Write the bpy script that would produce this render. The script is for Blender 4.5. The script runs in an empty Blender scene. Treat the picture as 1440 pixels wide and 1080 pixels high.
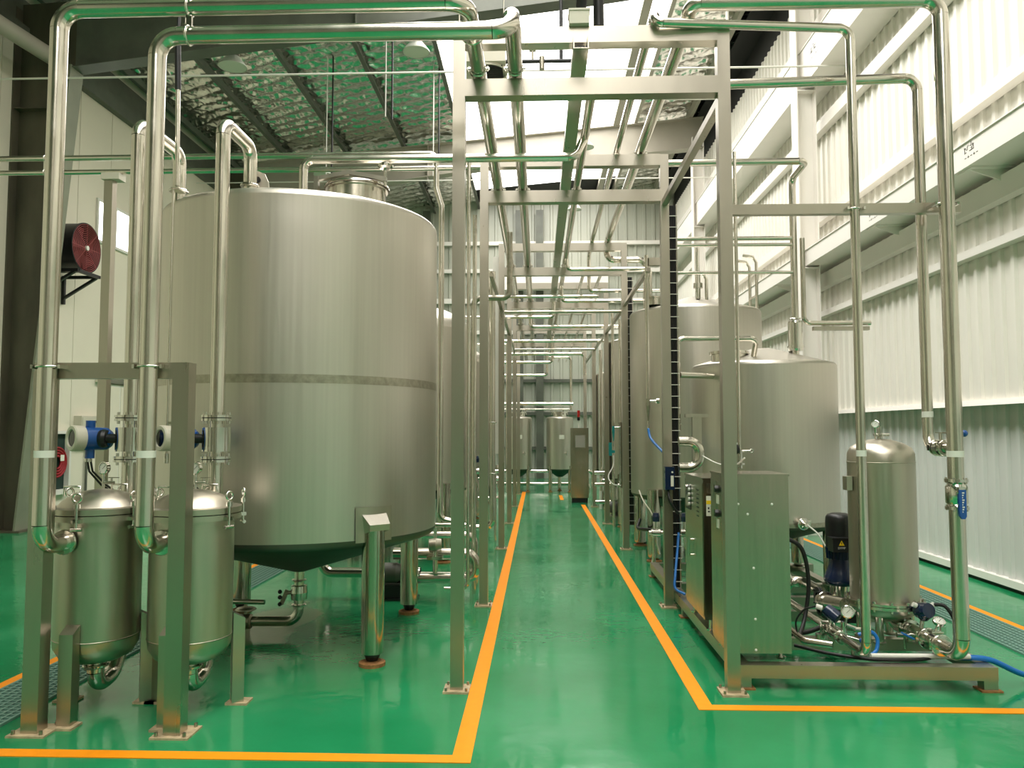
import bpy, math, random
from mathutils import Vector, Matrix, noise
random.seed(7)
SC = bpy.context.scene
COL = SC.collection
PI = math.pi

# ------------------------------------------------------------------ camera
cam_d = bpy.data.cameras.new('camera')
cam_d.sensor_width = 36.0
cam_d.lens = 1090.0 / 1440.0 * 36.0
cam_d.clip_start = 0.05
cam = bpy.data.objects.new('camera', cam_d)
COL.objects.link(cam)
cam.location = (0, 0, 1.5)
cam.rotation_euler = (math.radians(90 + 3.46), 0, math.radians(1.95))
SC.camera = cam

# ------------------------------------------------------------------ world, light, exposure
SKYLIGHT_STRENGTH = 5.6
w = bpy.data.worlds.new('overcast sky')
SC.world = w
w.use_nodes = True
w.node_tree.nodes['Background'].inputs[0].default_value = (0.95, 1.0, 0.97, 1)
w.node_tree.nodes['Background'].inputs[1].default_value = 1.0
SC.view_settings.view_transform = 'Standard'
SC.view_settings.look = 'None'
SC.view_settings.gamma = 1.0
SC.view_settings.use_curve_mapping = False
SC.view_settings.exposure = 0.42

# ------------------------------------------------------------------ materials
def lin(r, g, b):
    f = lambda c: (c / 255 / 12.92) if c / 255 <= 0.04045 else ((c / 255 + 0.055) / 1.055) ** 2.4
    return (f(r), f(g), f(b), 1)

def mat(name, col, rough=0.5, metal=0.0, emit=None, estr=0.0, spec=0.5, noise_scale=None, noise_amt=0.0,
        stretch=(1, 1, 1), rough_var=0.0, bump=0.0, bump_scale=40, coat=0.0):
    m = bpy.data.materials.new(name)
    m.use_nodes = True
    nt = m.node_tree
    b = nt.nodes['Principled BSDF']
    b.inputs['Base Color'].default_value = col
    b.inputs['Roughness'].default_value = rough
    b.inputs['Metallic'].default_value = metal
    b.inputs['Specular IOR Level'].default_value = spec
    b.inputs['Coat Weight'].default_value = coat
    if emit:
        b.inputs['Emission Color'].default_value = emit
        b.inputs['Emission Strength'].default_value = estr
    if noise_scale or bump:
        tc = nt.nodes.new('ShaderNodeTexCoord')
        mp = nt.nodes.new('ShaderNodeMapping')
        mp.inputs['Scale'].default_value = stretch
        nt.links.new(tc.outputs['Object'], mp.inputs['Vector'])
        nz = nt.nodes.new('ShaderNodeTexNoise')
        nz.inputs['Scale'].default_value = noise_scale or bump_scale
        nz.inputs['Detail'].default_value = 5
        nt.links.new(mp.outputs['Vector'], nz.inputs['Vector'])
        if noise_amt:
            mr = nt.nodes.new('ShaderNodeMapRange')
            mr.inputs['From Min'].default_value = 0.3
            mr.inputs['From Max'].default_value = 0.7
            mr.inputs['To Min'].default_value = 1 - noise_amt
            mr.inputs['To Max'].default_value = 1 + noise_amt * 0.6
            nt.links.new(nz.outputs['Fac'], mr.inputs['Value'])
            mx = nt.nodes.new('ShaderNodeVectorMath')
            mx.operation = 'SCALE'
            mx.inputs[0].default_value = col[:3]
            nt.links.new(mr.outputs['Result'], mx.inputs['Scale'])
            nt.links.new(mx.outputs['Vector'], b.inputs['Base Color'])
        if rough_var:
            mr2 = nt.nodes.new('ShaderNodeMapRange')
            mr2.inputs['From Min'].default_value = 0.3
            mr2.inputs['From Max'].default_value = 0.7
            mr2.inputs['To Min'].default_value = max(0.02, rough - rough_var)
            mr2.inputs['To Max'].default_value = rough + rough_var
            nt.links.new(nz.outputs['Fac'], mr2.inputs['Value'])
            nt.links.new(mr2.outputs['Result'], b.inputs['Roughness'])
        if bump:
            bp = nt.nodes.new('ShaderNodeBump')
            bp.inputs['Strength'].default_value = bump
            bp.inputs['Distance'].default_value = 0.01
            nt.links.new(nz.outputs['Fac'], bp.inputs['Height'])
            nt.links.new(bp.outputs['Normal'], b.inputs['Normal'])
    return m

STEEL = (0.70, 0.66, 0.58, 1)
M = {}
M['pipe'] = mat('polished stainless pipe', STEEL, 0.20, 1.0, noise_scale=6, noise_amt=0.05, rough_var=0.05)
M['leg'] = mat('polished leg tube', (0.52, 0.48, 0.40, 1), 0.14, 1.0, noise_scale=5, noise_amt=0.06, stretch=(8, 8, 0.4))
M['tank'] = mat('brushed stainless tank shell', (0.62, 0.585, 0.515, 1), 0.38, 1.0, noise_scale=3.0, noise_amt=0.045, stretch=(16, 16, 0.3), rough_var=0.025)
M['vessel'] = mat('satin stainless vessel', (0.54, 0.50, 0.415, 1), 0.36, 1.0, noise_scale=4.0, noise_amt=0.06, stretch=(6, 6, 0.5), rough_var=0.06)
M['post'] = mat('brushed stainless square tube', (0.51, 0.47, 0.395, 1), 0.30, 1.0, noise_scale=3.0, noise_amt=0.03, stretch=(4, 4, 0.5), rough_var=0.03)
M['cabinet'] = mat('brushed stainless sheet', (0.48, 0.44, 0.355, 1), 0.22, 1.0, noise_scale=3.0, noise_amt=0.06, stretch=(10, 10, 0.4), rough_var=0.05)
M['weld'] = mat('weld seam steel', (0.44, 0.41, 0.33, 1), 0.36, 1.0, noise_scale=30, noise_amt=0.2)
M['cone'] = mat('shade darkened cone steel', (0.15, 0.15, 0.13, 1), 0.5, 1.0, noise_scale=4, noise_amt=0.1)  # shade under the tanks is put into this dark cone colour
M['clamp'] = mat('polished clamp steel', (0.72, 0.70, 0.64, 1), 0.12, 1.0)
M['plate'] = mat('base plate with cracked sealant', lin(190, 170, 135), 0.6, 0.0, noise_scale=25, noise_amt=0.35)
M['rust'] = mat('rusty foot plate', lin(150, 105, 60), 0.7, 0.0, noise_scale=40, noise_amt=0.4)
M['yellow'] = mat('orange yellow line paint', (1.0, 0.32, 0.004, 1), 0.55, 0.0, noise_scale=20, noise_amt=0.05, spec=0.25)
M['white_wall'] = mat('cream sandwich panel', lin(226, 220, 200), 0.55, noise_scale=1.2, noise_amt=0.03)
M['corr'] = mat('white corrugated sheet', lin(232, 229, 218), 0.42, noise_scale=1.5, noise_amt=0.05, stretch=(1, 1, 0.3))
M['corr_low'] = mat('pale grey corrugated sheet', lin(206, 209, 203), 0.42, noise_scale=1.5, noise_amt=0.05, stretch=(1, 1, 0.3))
M['white_steel'] = mat('white painted steel', lin(236, 232, 224), 0.42, noise_scale=2, noise_amt=0.03)
M['grey_steel'] = mat('grey green painted steel', lin(92, 95, 84), 0.5, noise_scale=3.0, noise_amt=0.22)
M['stain_steel'] = mat('dark stained painted column', lin(84, 80, 64), 0.5, noise_scale=1.4, noise_amt=0.38, stretch=(2, 2, 0.6))
M['grey_flange'] = mat('pale green grey column flange', lin(128, 132, 112), 0.45, noise_scale=2, noise_amt=0.15)
M['pale_steel'] = mat('pale grey painted rafter', lin(168, 162, 148), 0.5, noise_scale=2, noise_amt=0.08)
M['black'] = mat('black rubber', lin(18, 18, 18), 0.45)
M['black_paint'] = mat('black painted steel', lin(24, 26, 26), 0.4)
M['blue'] = mat('blue painted casting', lin(16, 78, 150), 0.3, coat=0.3)
M['blue_dark'] = mat('dark blue painted casting', lin(14, 34, 66), 0.25, coat=0.5)
M['blue_hose'] = mat('blue plastic hose', lin(20, 110, 190), 0.3)
M['teal'] = mat('teal plastic', lin(30, 140, 140), 0.35)
M['red'] = mat('dark red painted metal', lin(110, 22, 26), 0.45)
M['red_wire'] = mat('faded red wire', lin(158, 78, 76), 0.5)
M['red_hose'] = mat('red fire hose', lin(150, 20, 30), 0.6)
M['red_lamp'] = mat('red lamp plastic', lin(190, 30, 25), 0.3)
M['white_plastic'] = mat('white plastic', lin(228, 226, 216), 0.4)
M['dial'] = mat('white dial', lin(235, 235, 225), 0.5)
M['glass_dark'] = mat('dark display glass', lin(16, 18, 18), 0.08)
M['paper'] = mat('paper label', lin(232, 230, 215), 0.6)
M['label_yellow'] = mat('yellow label', lin(245, 205, 20), 0.5)
M['grey_box'] = mat('beige painted box', lin(205, 200, 182), 0.45)
M['grate'] = mat('green plastic grating', lin(112, 152, 136), 0.45)
M['pit'] = mat('dark drain channel', lin(22, 48, 40), 0.6)
M['lamp_shade'] = mat('aluminium lamp shade', lin(205, 208, 195), 0.4, 0.2)
M['lamp_glow'] = mat('frosted lamp lens', lin(190, 200, 180), 0.4)
M['corr_far'] = mat('grey corrugated sheet', lin(176, 178, 164), 0.42, noise_scale=1.5, noise_amt=0.05)
M['corr_dark'] = mat('dull corrugated sheet', lin(150, 147, 132), 0.6, noise_scale=1.5, noise_amt=0.1)
M['soffit'] = mat('near black roof sheet', lin(30, 30, 28), 0.7)  # colour carries the shade of the unlit eave; end roof sheets share it
M['screen'] = mat('grey panel screen', lin(165, 160, 150), 0.25)
M['skylight'] = mat('daylit translucent roof sheet', (0.9, 0.9, 0.88, 1), 0.6, emit=(1.0, 0.965, 0.93, 1), estr=SKYLIGHT_STRENGTH)
M['daypane'] = mat('daylit window pane', (0.9, 0.9, 0.88, 1), 0.4, emit=(1.0, 1.0, 0.97, 1), estr=4.0)

def floor_material():
    m = bpy.data.materials.new('green epoxy floor')
    m.use_nodes = True
    nt = m.node_tree
    b = nt.nodes['Principled BSDF']
    tc = nt.nodes.new('ShaderNodeTexCoord')
    n1 = nt.nodes.new('ShaderNodeTexNoise')
    n1.inputs['Scale'].default_value = 0.9
    n1.inputs['Detail'].default_value = 6
    nt.links.new(tc.outputs['Object'], n1.inputs['Vector'])
    cr = nt.nodes.new('ShaderNodeValToRGB')
    cr.color_ramp.elements[0].position = 0.32
    cr.color_ramp.elements[0].color = (0.010, 0.215, 0.072, 1)
    cr.color_ramp.elements[1].position = 0.68
    cr.color_ramp.elements[1].color = (0.026, 0.300, 0.118, 1)
    nt.links.new(n1.outputs['Fac'], cr.inputs['Fac'])
    # bare, worn patch where the coating has lifted under the big tank
    n3 = nt.nodes.new('ShaderNodeTexNoise')
    n3.inputs['Scale'].default_value = 2.6
    n3.inputs['Detail'].default_value = 4
    nt.links.new(tc.outputs['Object'], n3.inputs['Vector'])
    sub = nt.nodes.new('ShaderNodeVectorMath'); sub.operation = 'SUBTRACT'
    sub.inputs[1].default_value = (-2.05, 6.15, 0)
    nt.links.new(tc.outputs['Object'], sub.inputs[0])
    scl = nt.nodes.new('ShaderNodeVectorMath'); scl.operation = 'MULTIPLY'
    scl.inputs[1].default_value = (3.2, 1.25, 0)
    nt.links.new(sub.outputs[0], scl.inputs[0])
    ln = nt.nodes.new('ShaderNodeVectorMath'); ln.operation = 'LENGTH'
    nt.links.new(scl.outputs[0], ln.inputs[0])
    ad = nt.nodes.new('ShaderNodeMath'); ad.operation = 'ADD'
    nt.links.new(ln.outputs['Value'], ad.inputs[0])
    nt.links.new(n3.outputs['Fac'], ad.inputs[1])
    ramp = nt.nodes.new('ShaderNodeMapRange')
    ramp.inputs['From Min'].default_value = 1.25
    ramp.inputs['From Max'].default_value = 1.40
    ramp.inputs['To Min'].default_value = 0.85
    ramp.inputs['To Max'].default_value = 0.0
    nt.links.new(ad.outputs[0], ramp.inputs['Value'])
    mix = nt.nodes.new('ShaderNodeMix'); mix.data_type = 'RGBA'
    nt.links.new(ramp.outputs['Result'], mix.inputs['Factor'])
    nt.links.new(cr.outputs['Color'], mix.inputs['A'])
    mix.inputs['B'].default_value = lin(112, 140, 100)
    nt.links.new(mix.outputs['Result'], b.inputs['Base Color'])
    n2 = nt.nodes.new('ShaderNodeTexNoise')
    n2.inputs['Scale'].default_value = 1.6
    n2.inputs['Detail'].default_value = 5
    nt.links.new(tc.outputs['Object'], n2.inputs['Vector'])
    mr = nt.nodes.new('ShaderNodeMapRange')
    mr.inputs['From Min'].default_value = 0.35
    mr.inputs['From Max'].default_value = 0.65
    mr.inputs['To Min'].default_value = 0.05
    mr.inputs['To Max'].default_value = 0.20
    nt.links.new(n2.outputs['Fac'], mr.inputs['Value'])
    nt.links.new(mr.outputs['Result'], b.inputs['Roughness'])
    bp = nt.nodes.new('ShaderNodeBump')
    bp.inputs['Strength'].default_value = 0.12
    bp.inputs['Distance'].default_value = 0.02
    n4 = nt.nodes.new('ShaderNodeTexNoise')
    n4.inputs['Scale'].default_value = 7
    n4.inputs['Detail'].default_value = 3
    nt.links.new(tc.outputs['Object'], n4.inputs['Vector'])
    nt.links.new(n4.outputs['Fac'], bp.inputs['Height'])
    nt.links.new(bp.outputs['Normal'], b.inputs['Normal'])
    b.inputs['Specular IOR Level'].default_value = 0.5
    return m
M['floor'] = floor_material()
M['foil'] = mat('quilted silver foil', (0.86, 0.85, 0.80, 1), 0.22, 1.0, noise_scale=18, noise_amt=0.12, bump=0.55, bump_scale=18)

# ------------------------------------------------------------------ mesh builder
def frame(ax):
    a = Vector(ax).normalized()
    u = Vector((0, 0, 1)) if abs(a.z) < 0.9 else Vector((1, 0, 0))
    x = u.cross(a).normalized()
    return x, a.cross(x), a

class MB:
    def __init__(s):
        s.v = []; s.f = []; s.sm = []
    def add(s, vs, fs, smooth=False):
        o = len(s.v)
        s.v += [tuple(p) for p in vs]
        for f in fs:
            s.f.append(tuple(i + o for i in f)); s.sm.append(smooth)
        return s
    def box(s, x0, y0, z0, x1, y1, z1):
        v = [(x0,y0,z0),(x1,y0,z0),(x1,y1,z0),(x0,y1,z0),(x0,y0,z1),(x1,y0,z1),(x1,y1,z1),(x0,y1,z1)]
        return s.add(v, [(0,3,2,1),(4,5,6,7),(0,1,5,4),(1,2,6,5),(2,3,7,6),(3,0,4,7)])
    def cbox(s, c, d):
        return s.box(c[0]-d[0]/2, c[1]-d[1]/2, c[2]-d[2]/2, c[0]+d[0]/2, c[1]+d[1]/2, c[2]+d[2]/2)
    def bar(s, p0, p1, wx, wy):
        x, y, a = frame(Vector(p1) - Vector(p0))
        v = []
        for p in (Vector(p0), Vector(p1)):
            for i, j in ((-1,-1),(1,-1),(1,1),(-1,1)):
                v.append(p + x * i * wx / 2 + y * j * wy / 2)
        return s.add(v, [(3,2,1,0),(4,5,6,7),(0,1,5,4),(1,2,6,5),(2,3,7,6),(3,0,4,7)])
    def prism(s, poly, ext):
        n = len(poly); e = Vector(ext)
        v = [Vector(p) for p in poly] + [Vector(p) + e for p in poly]
        return s.add(v, [tuple(reversed(range(n))), tuple(range(n, 2*n))] + [(i, (i+1) % n, n + (i+1) % n, n + i) for i in range(n)])
    def lathe(s, o, prof, ax=(0,0,1), n=24, smooth=True, split=True):
        """profile of (radius, height) along axis; corners sharper than 30 deg get their own vertices"""
        x, y, a = frame(ax); o = Vector(o)
        cs = [(math.cos(2*PI*k/n), math.sin(2*PI*k/n)) for k in range(n)]
        def ring(r, h):
            return [o + a*h + (x*c + y*q)*r for c, q in cs]
        for i in range(len(prof) - 1):
            (r0, h0), (r1, h1) = prof[i], prof[i+1]
            sharp = True
            if not split: sharp = False
            if r0 < 1e-6 and r1 < 1e-6: continue
            if r0 < 1e-6:
                v = [o + a*h0] + ring(r1, h1)
                s.add(v, [(0, 1 + (k+1) % n, 1 + k) for k in range(n)], smooth)
            elif r1 < 1e-6:
                v = ring(r0, h0) + [o + a*h1]
                s.add(v, [(k, (k+1) % n, n) for k in range(n)], smooth)
            else:
                v = ring(r0, h0) + ring(r1, h1)
                s.add(v, [(k, (k+1) % n, n + (k+1) % n, n + k) for k in range(n)], smooth)
        return s
    def shell(s, o, prof, ax=(0,0,1), n=48):
        """lathe with shared rings so the curved profile shades smoothly"""
        x, y, a = frame(ax); o = Vector(o); v = []; f = []; idx = []
        for r, h in prof:
            if r < 1e-6:
                idx.append([len(v)]); v.append(o + a*h)
            else:
                idx.append(list(range(len(v), len(v)+n)))
                v += [o + a*h + (x*math.cos(2*PI*k/n) + y*math.sin(2*PI*k/n))*r for k in range(n)]
        for A, B in zip(idx, idx[1:]):
            for k in range(n):
                k2 = (k+1) % n
                if len(A) == 1: f.append((A[0], B[k2], B[k]))
                elif len(B) == 1: f.append((A[k], A[k2], B[0]))
                else: f.append((A[k], A[k2], B[k2], B[k]))
        return s.add(v, f, True)
    def cyl(s, p0, p1, r, r1=None, n=16):
        d = Vector(p1) - Vector(p0)
        return s.lathe(p0, [(0, 0), (r, 0), (r if r1 is None else r1, d.length), (0, d.length)], d, n)
    def ball(s, c, r, n=14, sq=1.0):
        return s.shell(c, [(r*math.sin(PI*k/8), -r*sq*math.cos(PI*k/8)) for k in range(9)], n=n)
    def torus(s, c, ax, R, r, n=24, m=8):
        x, y, a = frame(ax); c = Vector(c); v = []; f = []
        for i in range(n):
            d = x*math.cos(2*PI*i/n) + y*math.sin(2*PI*i/n)
            for j in range(m):
                v.append(c + d*(R + r*math.cos(2*PI*j/m)) + a*(r*math.sin(2*PI*j/m)))
        for i in range(n):
            for j in range(m):
                f.append((i*m+j, ((i+1)%n)*m+j, ((i+1)%n)*m+(j+1)%m, i*m+(j+1)%m))
        return s.add(v, f, True)
    def sweep(s, pts, r, n=14, caps=True):
        """tube through dense points"""
        P = [Vector(p) for p in pts]; v = []; f = []
        t = (P[1]-P[0]).normalized(); x, y, _ = frame(t)
        for i, p in enumerate(P):
            t2 = (P[min(i+1, len(P)-1)] - P[max(i-1, 0)]).normalized()
            q = t.rotation_difference(t2); x = q @ x; y = q @ y; t = t2
            v += [p + (x*math.cos(2*PI*k/n) + y*math.sin(2*PI*k/n))*r for k in range(n)]
        for i in range(len(P)-1):
            for k in range(n):
                f.append((i*n+k, i*n+(k+1)%n, (i+1)*n+(k+1)%n, (i+1)*n+k))
        s.add(v, f, True)
        if caps:
            s.add(v[:n], [tuple(reversed(range(n)))]); s.add(v[-n:], [tuple(range(n))])
        return s
    def build(s, name, m, parent=None, kind=None):
        base = WORLD.get(parent.name, Vector((0,0,0))) if parent else Vector((0,0,0))
        me = bpy.data.meshes.new(name)
        me.from_pydata([(p[0]-base.x, p[1]-base.y, p[2]-base.z) for p in s.v], [], s.f)
        me.polygons.foreach_set('use_smooth', s.sm)
        me.materials.append(M[m] if isinstance(m, str) else m)
        me.update()
        o = bpy.data.objects.new(name, me)
        COL.objects.link(o)
        if parent:
            o.parent = parent; WORLD[o.name] = base.copy()
        if kind: o['kind'] = kind
        return o
WORLD = {}

def tag(o, label, cat, group=None):
    o['label'] = label; o['category'] = cat
    if group: o['group'] = group
    return o

def thing(name, label, cat, loc, group=None):
    o = bpy.data.objects.new(name, None)
    o.empty_display_size = 0.1
    COL.objects.link(o)
    o.location = loc
    WORLD[o.name] = Vector(loc)
    return tag(o, label, cat, group)

def single(name, label, cat, mb, m, group=None):
    xs, ys, zs = zip(*[tuple(p) for p in mb.v])
    c = Vector(((min(xs)+max(xs))/2, (min(ys)+max(ys))/2, min(zs)))
    mb.v = [tuple(Vector(p) - c) for p in mb.v]
    o = mb.build(name, m)
    o.location = c; WORLD[o.name] = c
    return tag(o, label, cat, group)

def copy_tree(o, loc, label=None):
    c = o.copy(); COL.objects.link(c); c.location = loc; WORLD[c.name] = Vector(loc)
    if label: c['label'] = label
    for ch in o.children:
        d = ch.copy(); COL.objects.link(d); d.parent = c
        for g in ch.children:
            e = g.copy(); COL.objects.link(e); e.parent = d
    return c

def struct(name, mb, m, label=None, parent=None):
    o = mb.build(name, m, parent, 'structure' if not parent else None)
    if label: o['label'] = label
    return o

def fillet(pts, b, seg=8):
    """list of ('straight', p, q) and ('elbow', [points])"""
    P = [Vector(p) for p in pts]; out = []; cur = P[0]
    for i in range(1, len(P)-1):
        d0 = (P[i]-P[i-1]).normalized(); d1 = (P[i+1]-P[i]).normalized()
        ang = d0.angle(d1)
        t = min(b*math.tan(ang/2), (P[i]-cur).length*0.98, (P[i+1]-P[i]).length*0.49 if i < len(P)-2 else (P[i+1]-P[i]).length*0.98)
        rr = t/math.tan(ang/2)
        a = P[i]-d0*t; e = P[i]+d1*t
        n = (d1 - d0*d0.dot(d1)).normalized()
        c = a + n*rr
        arc = []
        for k in range(seg+1):
            th = ang*k/seg
            arc.append(c - n*rr*math.cos(th) + d0*rr*math.sin(th))
        if (a-cur).length > 1e-4: out.append(('straight', cur, a))
        out.append(('elbow', arc)); cur = e
    if (P[-1]-cur).length > 1e-4: out.append(('straight', cur, P[-1]))
    return out

def clamp_mb(p, ax, r):
    """hinged tri clamp: grooved ring with a wing nut ear"""
    p = Vector(p); x, y, a = frame(ax)
    mb = MB()
    t = r*0.22
    mb.lathe(p, [(r*0.98, -t), (r*1.42, -t*0.8), (r*1.5, -t*0.3), (r*1.5, t*0.3), (r*1.42, t*0.8), (r*0.98, t)], a, 20)
    e = p + x*r*1.6
    mb.bar(e - y*r*0.5, e + y*r*0.5, r*0.3, r*0.3)
    mb.cyl(e + y*r*0.5, e + y*r*1.0, r*0.12, n=8)
    mb.bar(e + y*r*0.8 - x*r*0.35, e + y*r*0.8 + x*r*0.35, r*0.14, r*0.28)
    return mb

def flange_mb(p, ax, r, R=None, t=0.012, bolts=8):
    p = Vector(p); x, y, a = frame(ax); R = R or r*1.7
    mb = MB()
    mb.lathe(p, [(r, -t), (R, -t), (R, -t*0.15), (R*0.93, -t*0.1), (R*0.93, t*0.1), (R, t*0.15), (R, t), (r, t)], a, 24)
    for k in range(bolts):
        d = x*math.cos(2*PI*(k+.5)/bolts) + y*math.sin(2*PI*(k+.5)/bolts)
        q = p + d*R*0.86
        mb.cyl(q - a*t*2, q + a*t*2, R*0.09, n=6)
    return mb

def pipe(name, label, pts, r, bend=None, clamps=(), m='pipe', parts=True, group=None, cat='pipe', n=16):
    bend = bend or r*2.6
    segs = fillet(pts, bend)
    if not parts:
        dense = []
        for sg in segs:
            dense += [sg[1], sg[2]] if sg[0] == 'straight' else list(sg[1])
        cl = [dense[0]]
        for p in dense[1:]:
            if (p-cl[-1]).length > 1e-4: cl.append(p)
        return single(name, label, cat, MB().sweep(cl, r, max(8, n-4)), m, group)
    low = min((Vector(p) for p in pts), key=lambda p: p.z)
    root = thing(name, label, cat, low, group)
    for sg in segs:
        if sg[0] == 'straight':
            MB().sweep([sg[1], sg[2]], r, n).build('tube', m, root)
        else:
            MB().sweep(sg[1], r*1.012, n).build('elbow', m, root)
    for p, ax in clamps:
        clamp_mb(p, ax, r).build('clamp', 'clamp', root)
    return root

def cable(name, label, pts, r, m='black', cat='cable', seg=10):
    """smooth hanging cable through points (Catmull-Rom)"""
    P = [Vector(p) for p in pts]
    Q = [P[0]*2 - P[1]] + P + [P[-1]*2 - P[-2]]
    out = []
    for i in range(1, len(Q)-2):
        for k in range(seg):
            t = k/seg
            a, b, c, d = Q[i-1], Q[i], Q[i+1], Q[i+2]
            out.append(0.5*((2*b) + (c-a)*t + (2*a-5*b+4*c-d)*t*t + (3*b-a-3*c+d)*t**3))
    out.append(P[-1])
    return single(name, label, cat, MB().sweep(out, r, 8), m)

def gauge_parts(root, c, ax, R, stem_to, prefix='gauge'):
    """round dial gauge: case, dial, needle and stem as parts of root"""
    c = Vector(c); x, y, a = frame(ax)
    g = MB().lathe(c, [(0, -R*0.45), (R*0.9, -R*0.45), (R, -R*0.3), (R, R*0.2), (R*0.86, R*0.25), (R*0.86, R*0.12)], a, 24).build('gauge_case', 'clamp', root)
    MB().lathe(c, [(R*0.87, R*0.10), (0, R*0.13)], a, 24).build('dial', 'dial', g)
    mb = MB()
    for k in range(11):
        th = math.radians(-135 + 27*k)
        d = x*math.sin(th) + y*math.cos(th)
        mb.bar(c + a*R*0.14 + d*R*0.62, c + a*R*0.14 + d*R*0.78, R*0.05, R*0.02)
    d = x*0.7 + y*0.7
    mb.bar(c + a*R*0.15 - d*R*0.25, c + a*R*0.15 + d*R*0.55, R*0.07, R*0.02)
    mb.build('needle', 'black', g)
    st = Vector(stem_to)
    MB().cyl(st, st + (c-st)*((c-st).length - R*0.8)/(c-st).length, R*0.22, n=10).build('gauge_stem', 'clamp', root)

def text_part(name, s, size, loc, rot, m, parent, ext=0.0008):
    cu = bpy.data.curves.new(name, 'FONT')
    cu.body = s; cu.size = size; cu.extrude = ext; cu.align_x = 'CENTER'; cu.align_y = 'CENTER'
    cu.materials.append(M[m])
    o = bpy.data.objects.new(name, cu)
    COL.objects.link(o)
    base = WORLD[parent.name]
    me = bpy.data.meshes.new_from_object(o.evaluated_get(bpy.context.evaluated_depsgraph_get()))
    bpy.data.objects.remove(o)
    o = bpy.data.objects.new(name, me); COL.objects.link(o)
    o.parent = parent; o.location = Vector(loc) - base; o.rotation_euler = rot
    return o

# ================================================================== SETTING
def roof(x): return 8.9 + 0.09 * x          # underside of the purlins
Y0, Y1 = -9.0, 25.0
FR = (-3.8, 3.8, 11.4, 19.0)                # portal frames

struct('floor', MB().box(-8.2, Y0, -0.2, 4.8, Y1 + 0.2, 0), 'floor', 'glossy green epoxy floor')

# painted lines (a few tenths of a millimetre of paint)
def line(i, x0, y0, x1, y1, lab):
    o = struct('floor_line_%d' % i, MB().box(x0, y0, 0.0005, x1, y1, 0.004), 'yellow', lab)
line(1, -0.40, 3.59, -0.31, 19.2, 'orange line along the aisle beside the big tank')
line(2, -7.5, 3.59, -0.40, 3.67, 'orange line across the floor in front of the filter vessels')
line(3, 0.86, 4.30, 0.945, 15.9, 'orange line along the aisle beside the skid')
line(4, 0.945, 4.30, 4.2, 4.375, 'orange line across the floor in front of the skid')
line(5, 0.47, 17.0, 0.55, 18.2, 'short orange line by the beacon cabinet')
line(6, -3.20, 3.67, -3.12, 20.0, 'orange line beside the drain grating by the fan wall')
line(7, 3.63, 4.375, 3.71, 20.0, 'orange line beside the drain grating by the corrugated wall')

# drain gratings: bearing bars and cross bars over a dark channel
def grating(i, x0, x1, ya, yb, lab):
    mb = MB()
    y = ya
    while y < yb:
        mb.box(x0, y, 0.001, x1, y + 0.012, 0.012)
        y += 0.042
    k = 0
    while x0 + k * 0.045 <= x1 + 1e-6:
        mb.box(x0 + k*0.045 - 0.006, ya, 0.001, x0 + k*0.045 + 0.006, yb, 0.0125); k += 1
    mb.box(x0 - 0.012, ya, 0.001, x0, yb, 0.014); mb.box(x1, ya, 0.001, x1 + 0.012, yb, 0.014)
    struct('floor_grating_%d' % i, mb, 'grate', lab)
    struct('floor_drain_%d' % i, MB().box(x0, ya, 0.0004, x1, yb, 0.0009), 'pit', 'dark channel under the grating')
grating(1, -3.10, -2.74, 3.7, 14.0, 'green drain grating by the fan wall')
grating(2, 3.25, 3.61, 4.4, 16.0, 'green drain grating by the corrugated wall')

# ---- corrugated wall sheets
def corr_mb(x, y0, y1, z0, z1, pitch=0.2, depth=0.028, axis='y', sgn=-1):
    """trapezoid ribs; axis y: sheet in plane X = x, ribs proud towards sgn"""
    mb = MB(); prof = []
    n = int((y1 - y0) / pitch)
    for k in range(n + 1):
        b = y0 + k * pitch
        prof += [(b, 0), (b + pitch*0.60, 0), (b + pitch*0.68, depth), (b + pitch*0.92, depth)]
    prof.append((y0 + (n+1)*pitch, 0))
    vs = []
    for t, d in prof:
        for z in (z0, z1):
            vs.append((x + sgn*d, t, z) if axis == 'y' else (t, x + sgn*d, z))
    fs = [(2*i, 2*i+2, 2*i+3, 2*i+1) for i in range(len(prof)-1)]
    return mb.add(vs, fs)

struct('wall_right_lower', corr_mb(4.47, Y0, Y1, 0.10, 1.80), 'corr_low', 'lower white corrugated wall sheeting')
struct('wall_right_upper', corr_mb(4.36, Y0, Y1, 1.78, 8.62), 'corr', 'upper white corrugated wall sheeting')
struct('wall_right_outer', MB().box(4.55, Y0, 0, 4.7, Y1, 9.6), 'white_steel', 'outer skin behind the corrugated sheeting')
struct('trim_1', MB().prism([(4.47, Y0, 1.80), (4.30, Y0, 1.80), (4.28, Y0, 1.745), (4.30, Y0, 1.745), (4.32, Y0, 1.78), (4.47, Y0, 1.78)], (0, Y1 - Y0, 0)), 'white_steel', 'white flashing ledge along the corrugated wall')
struct('baseboard_right', MB().box(4.40, Y0, 0.04, 4.50, Y1, 0.11), 'white_steel', 'white sill at the foot of the corrugated wall')
struct('baseboard_gap', MB().box(4.44, Y0, 0.0, 4.55, Y1, 0.04), 'black', 'dark gap under the sill')

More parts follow.
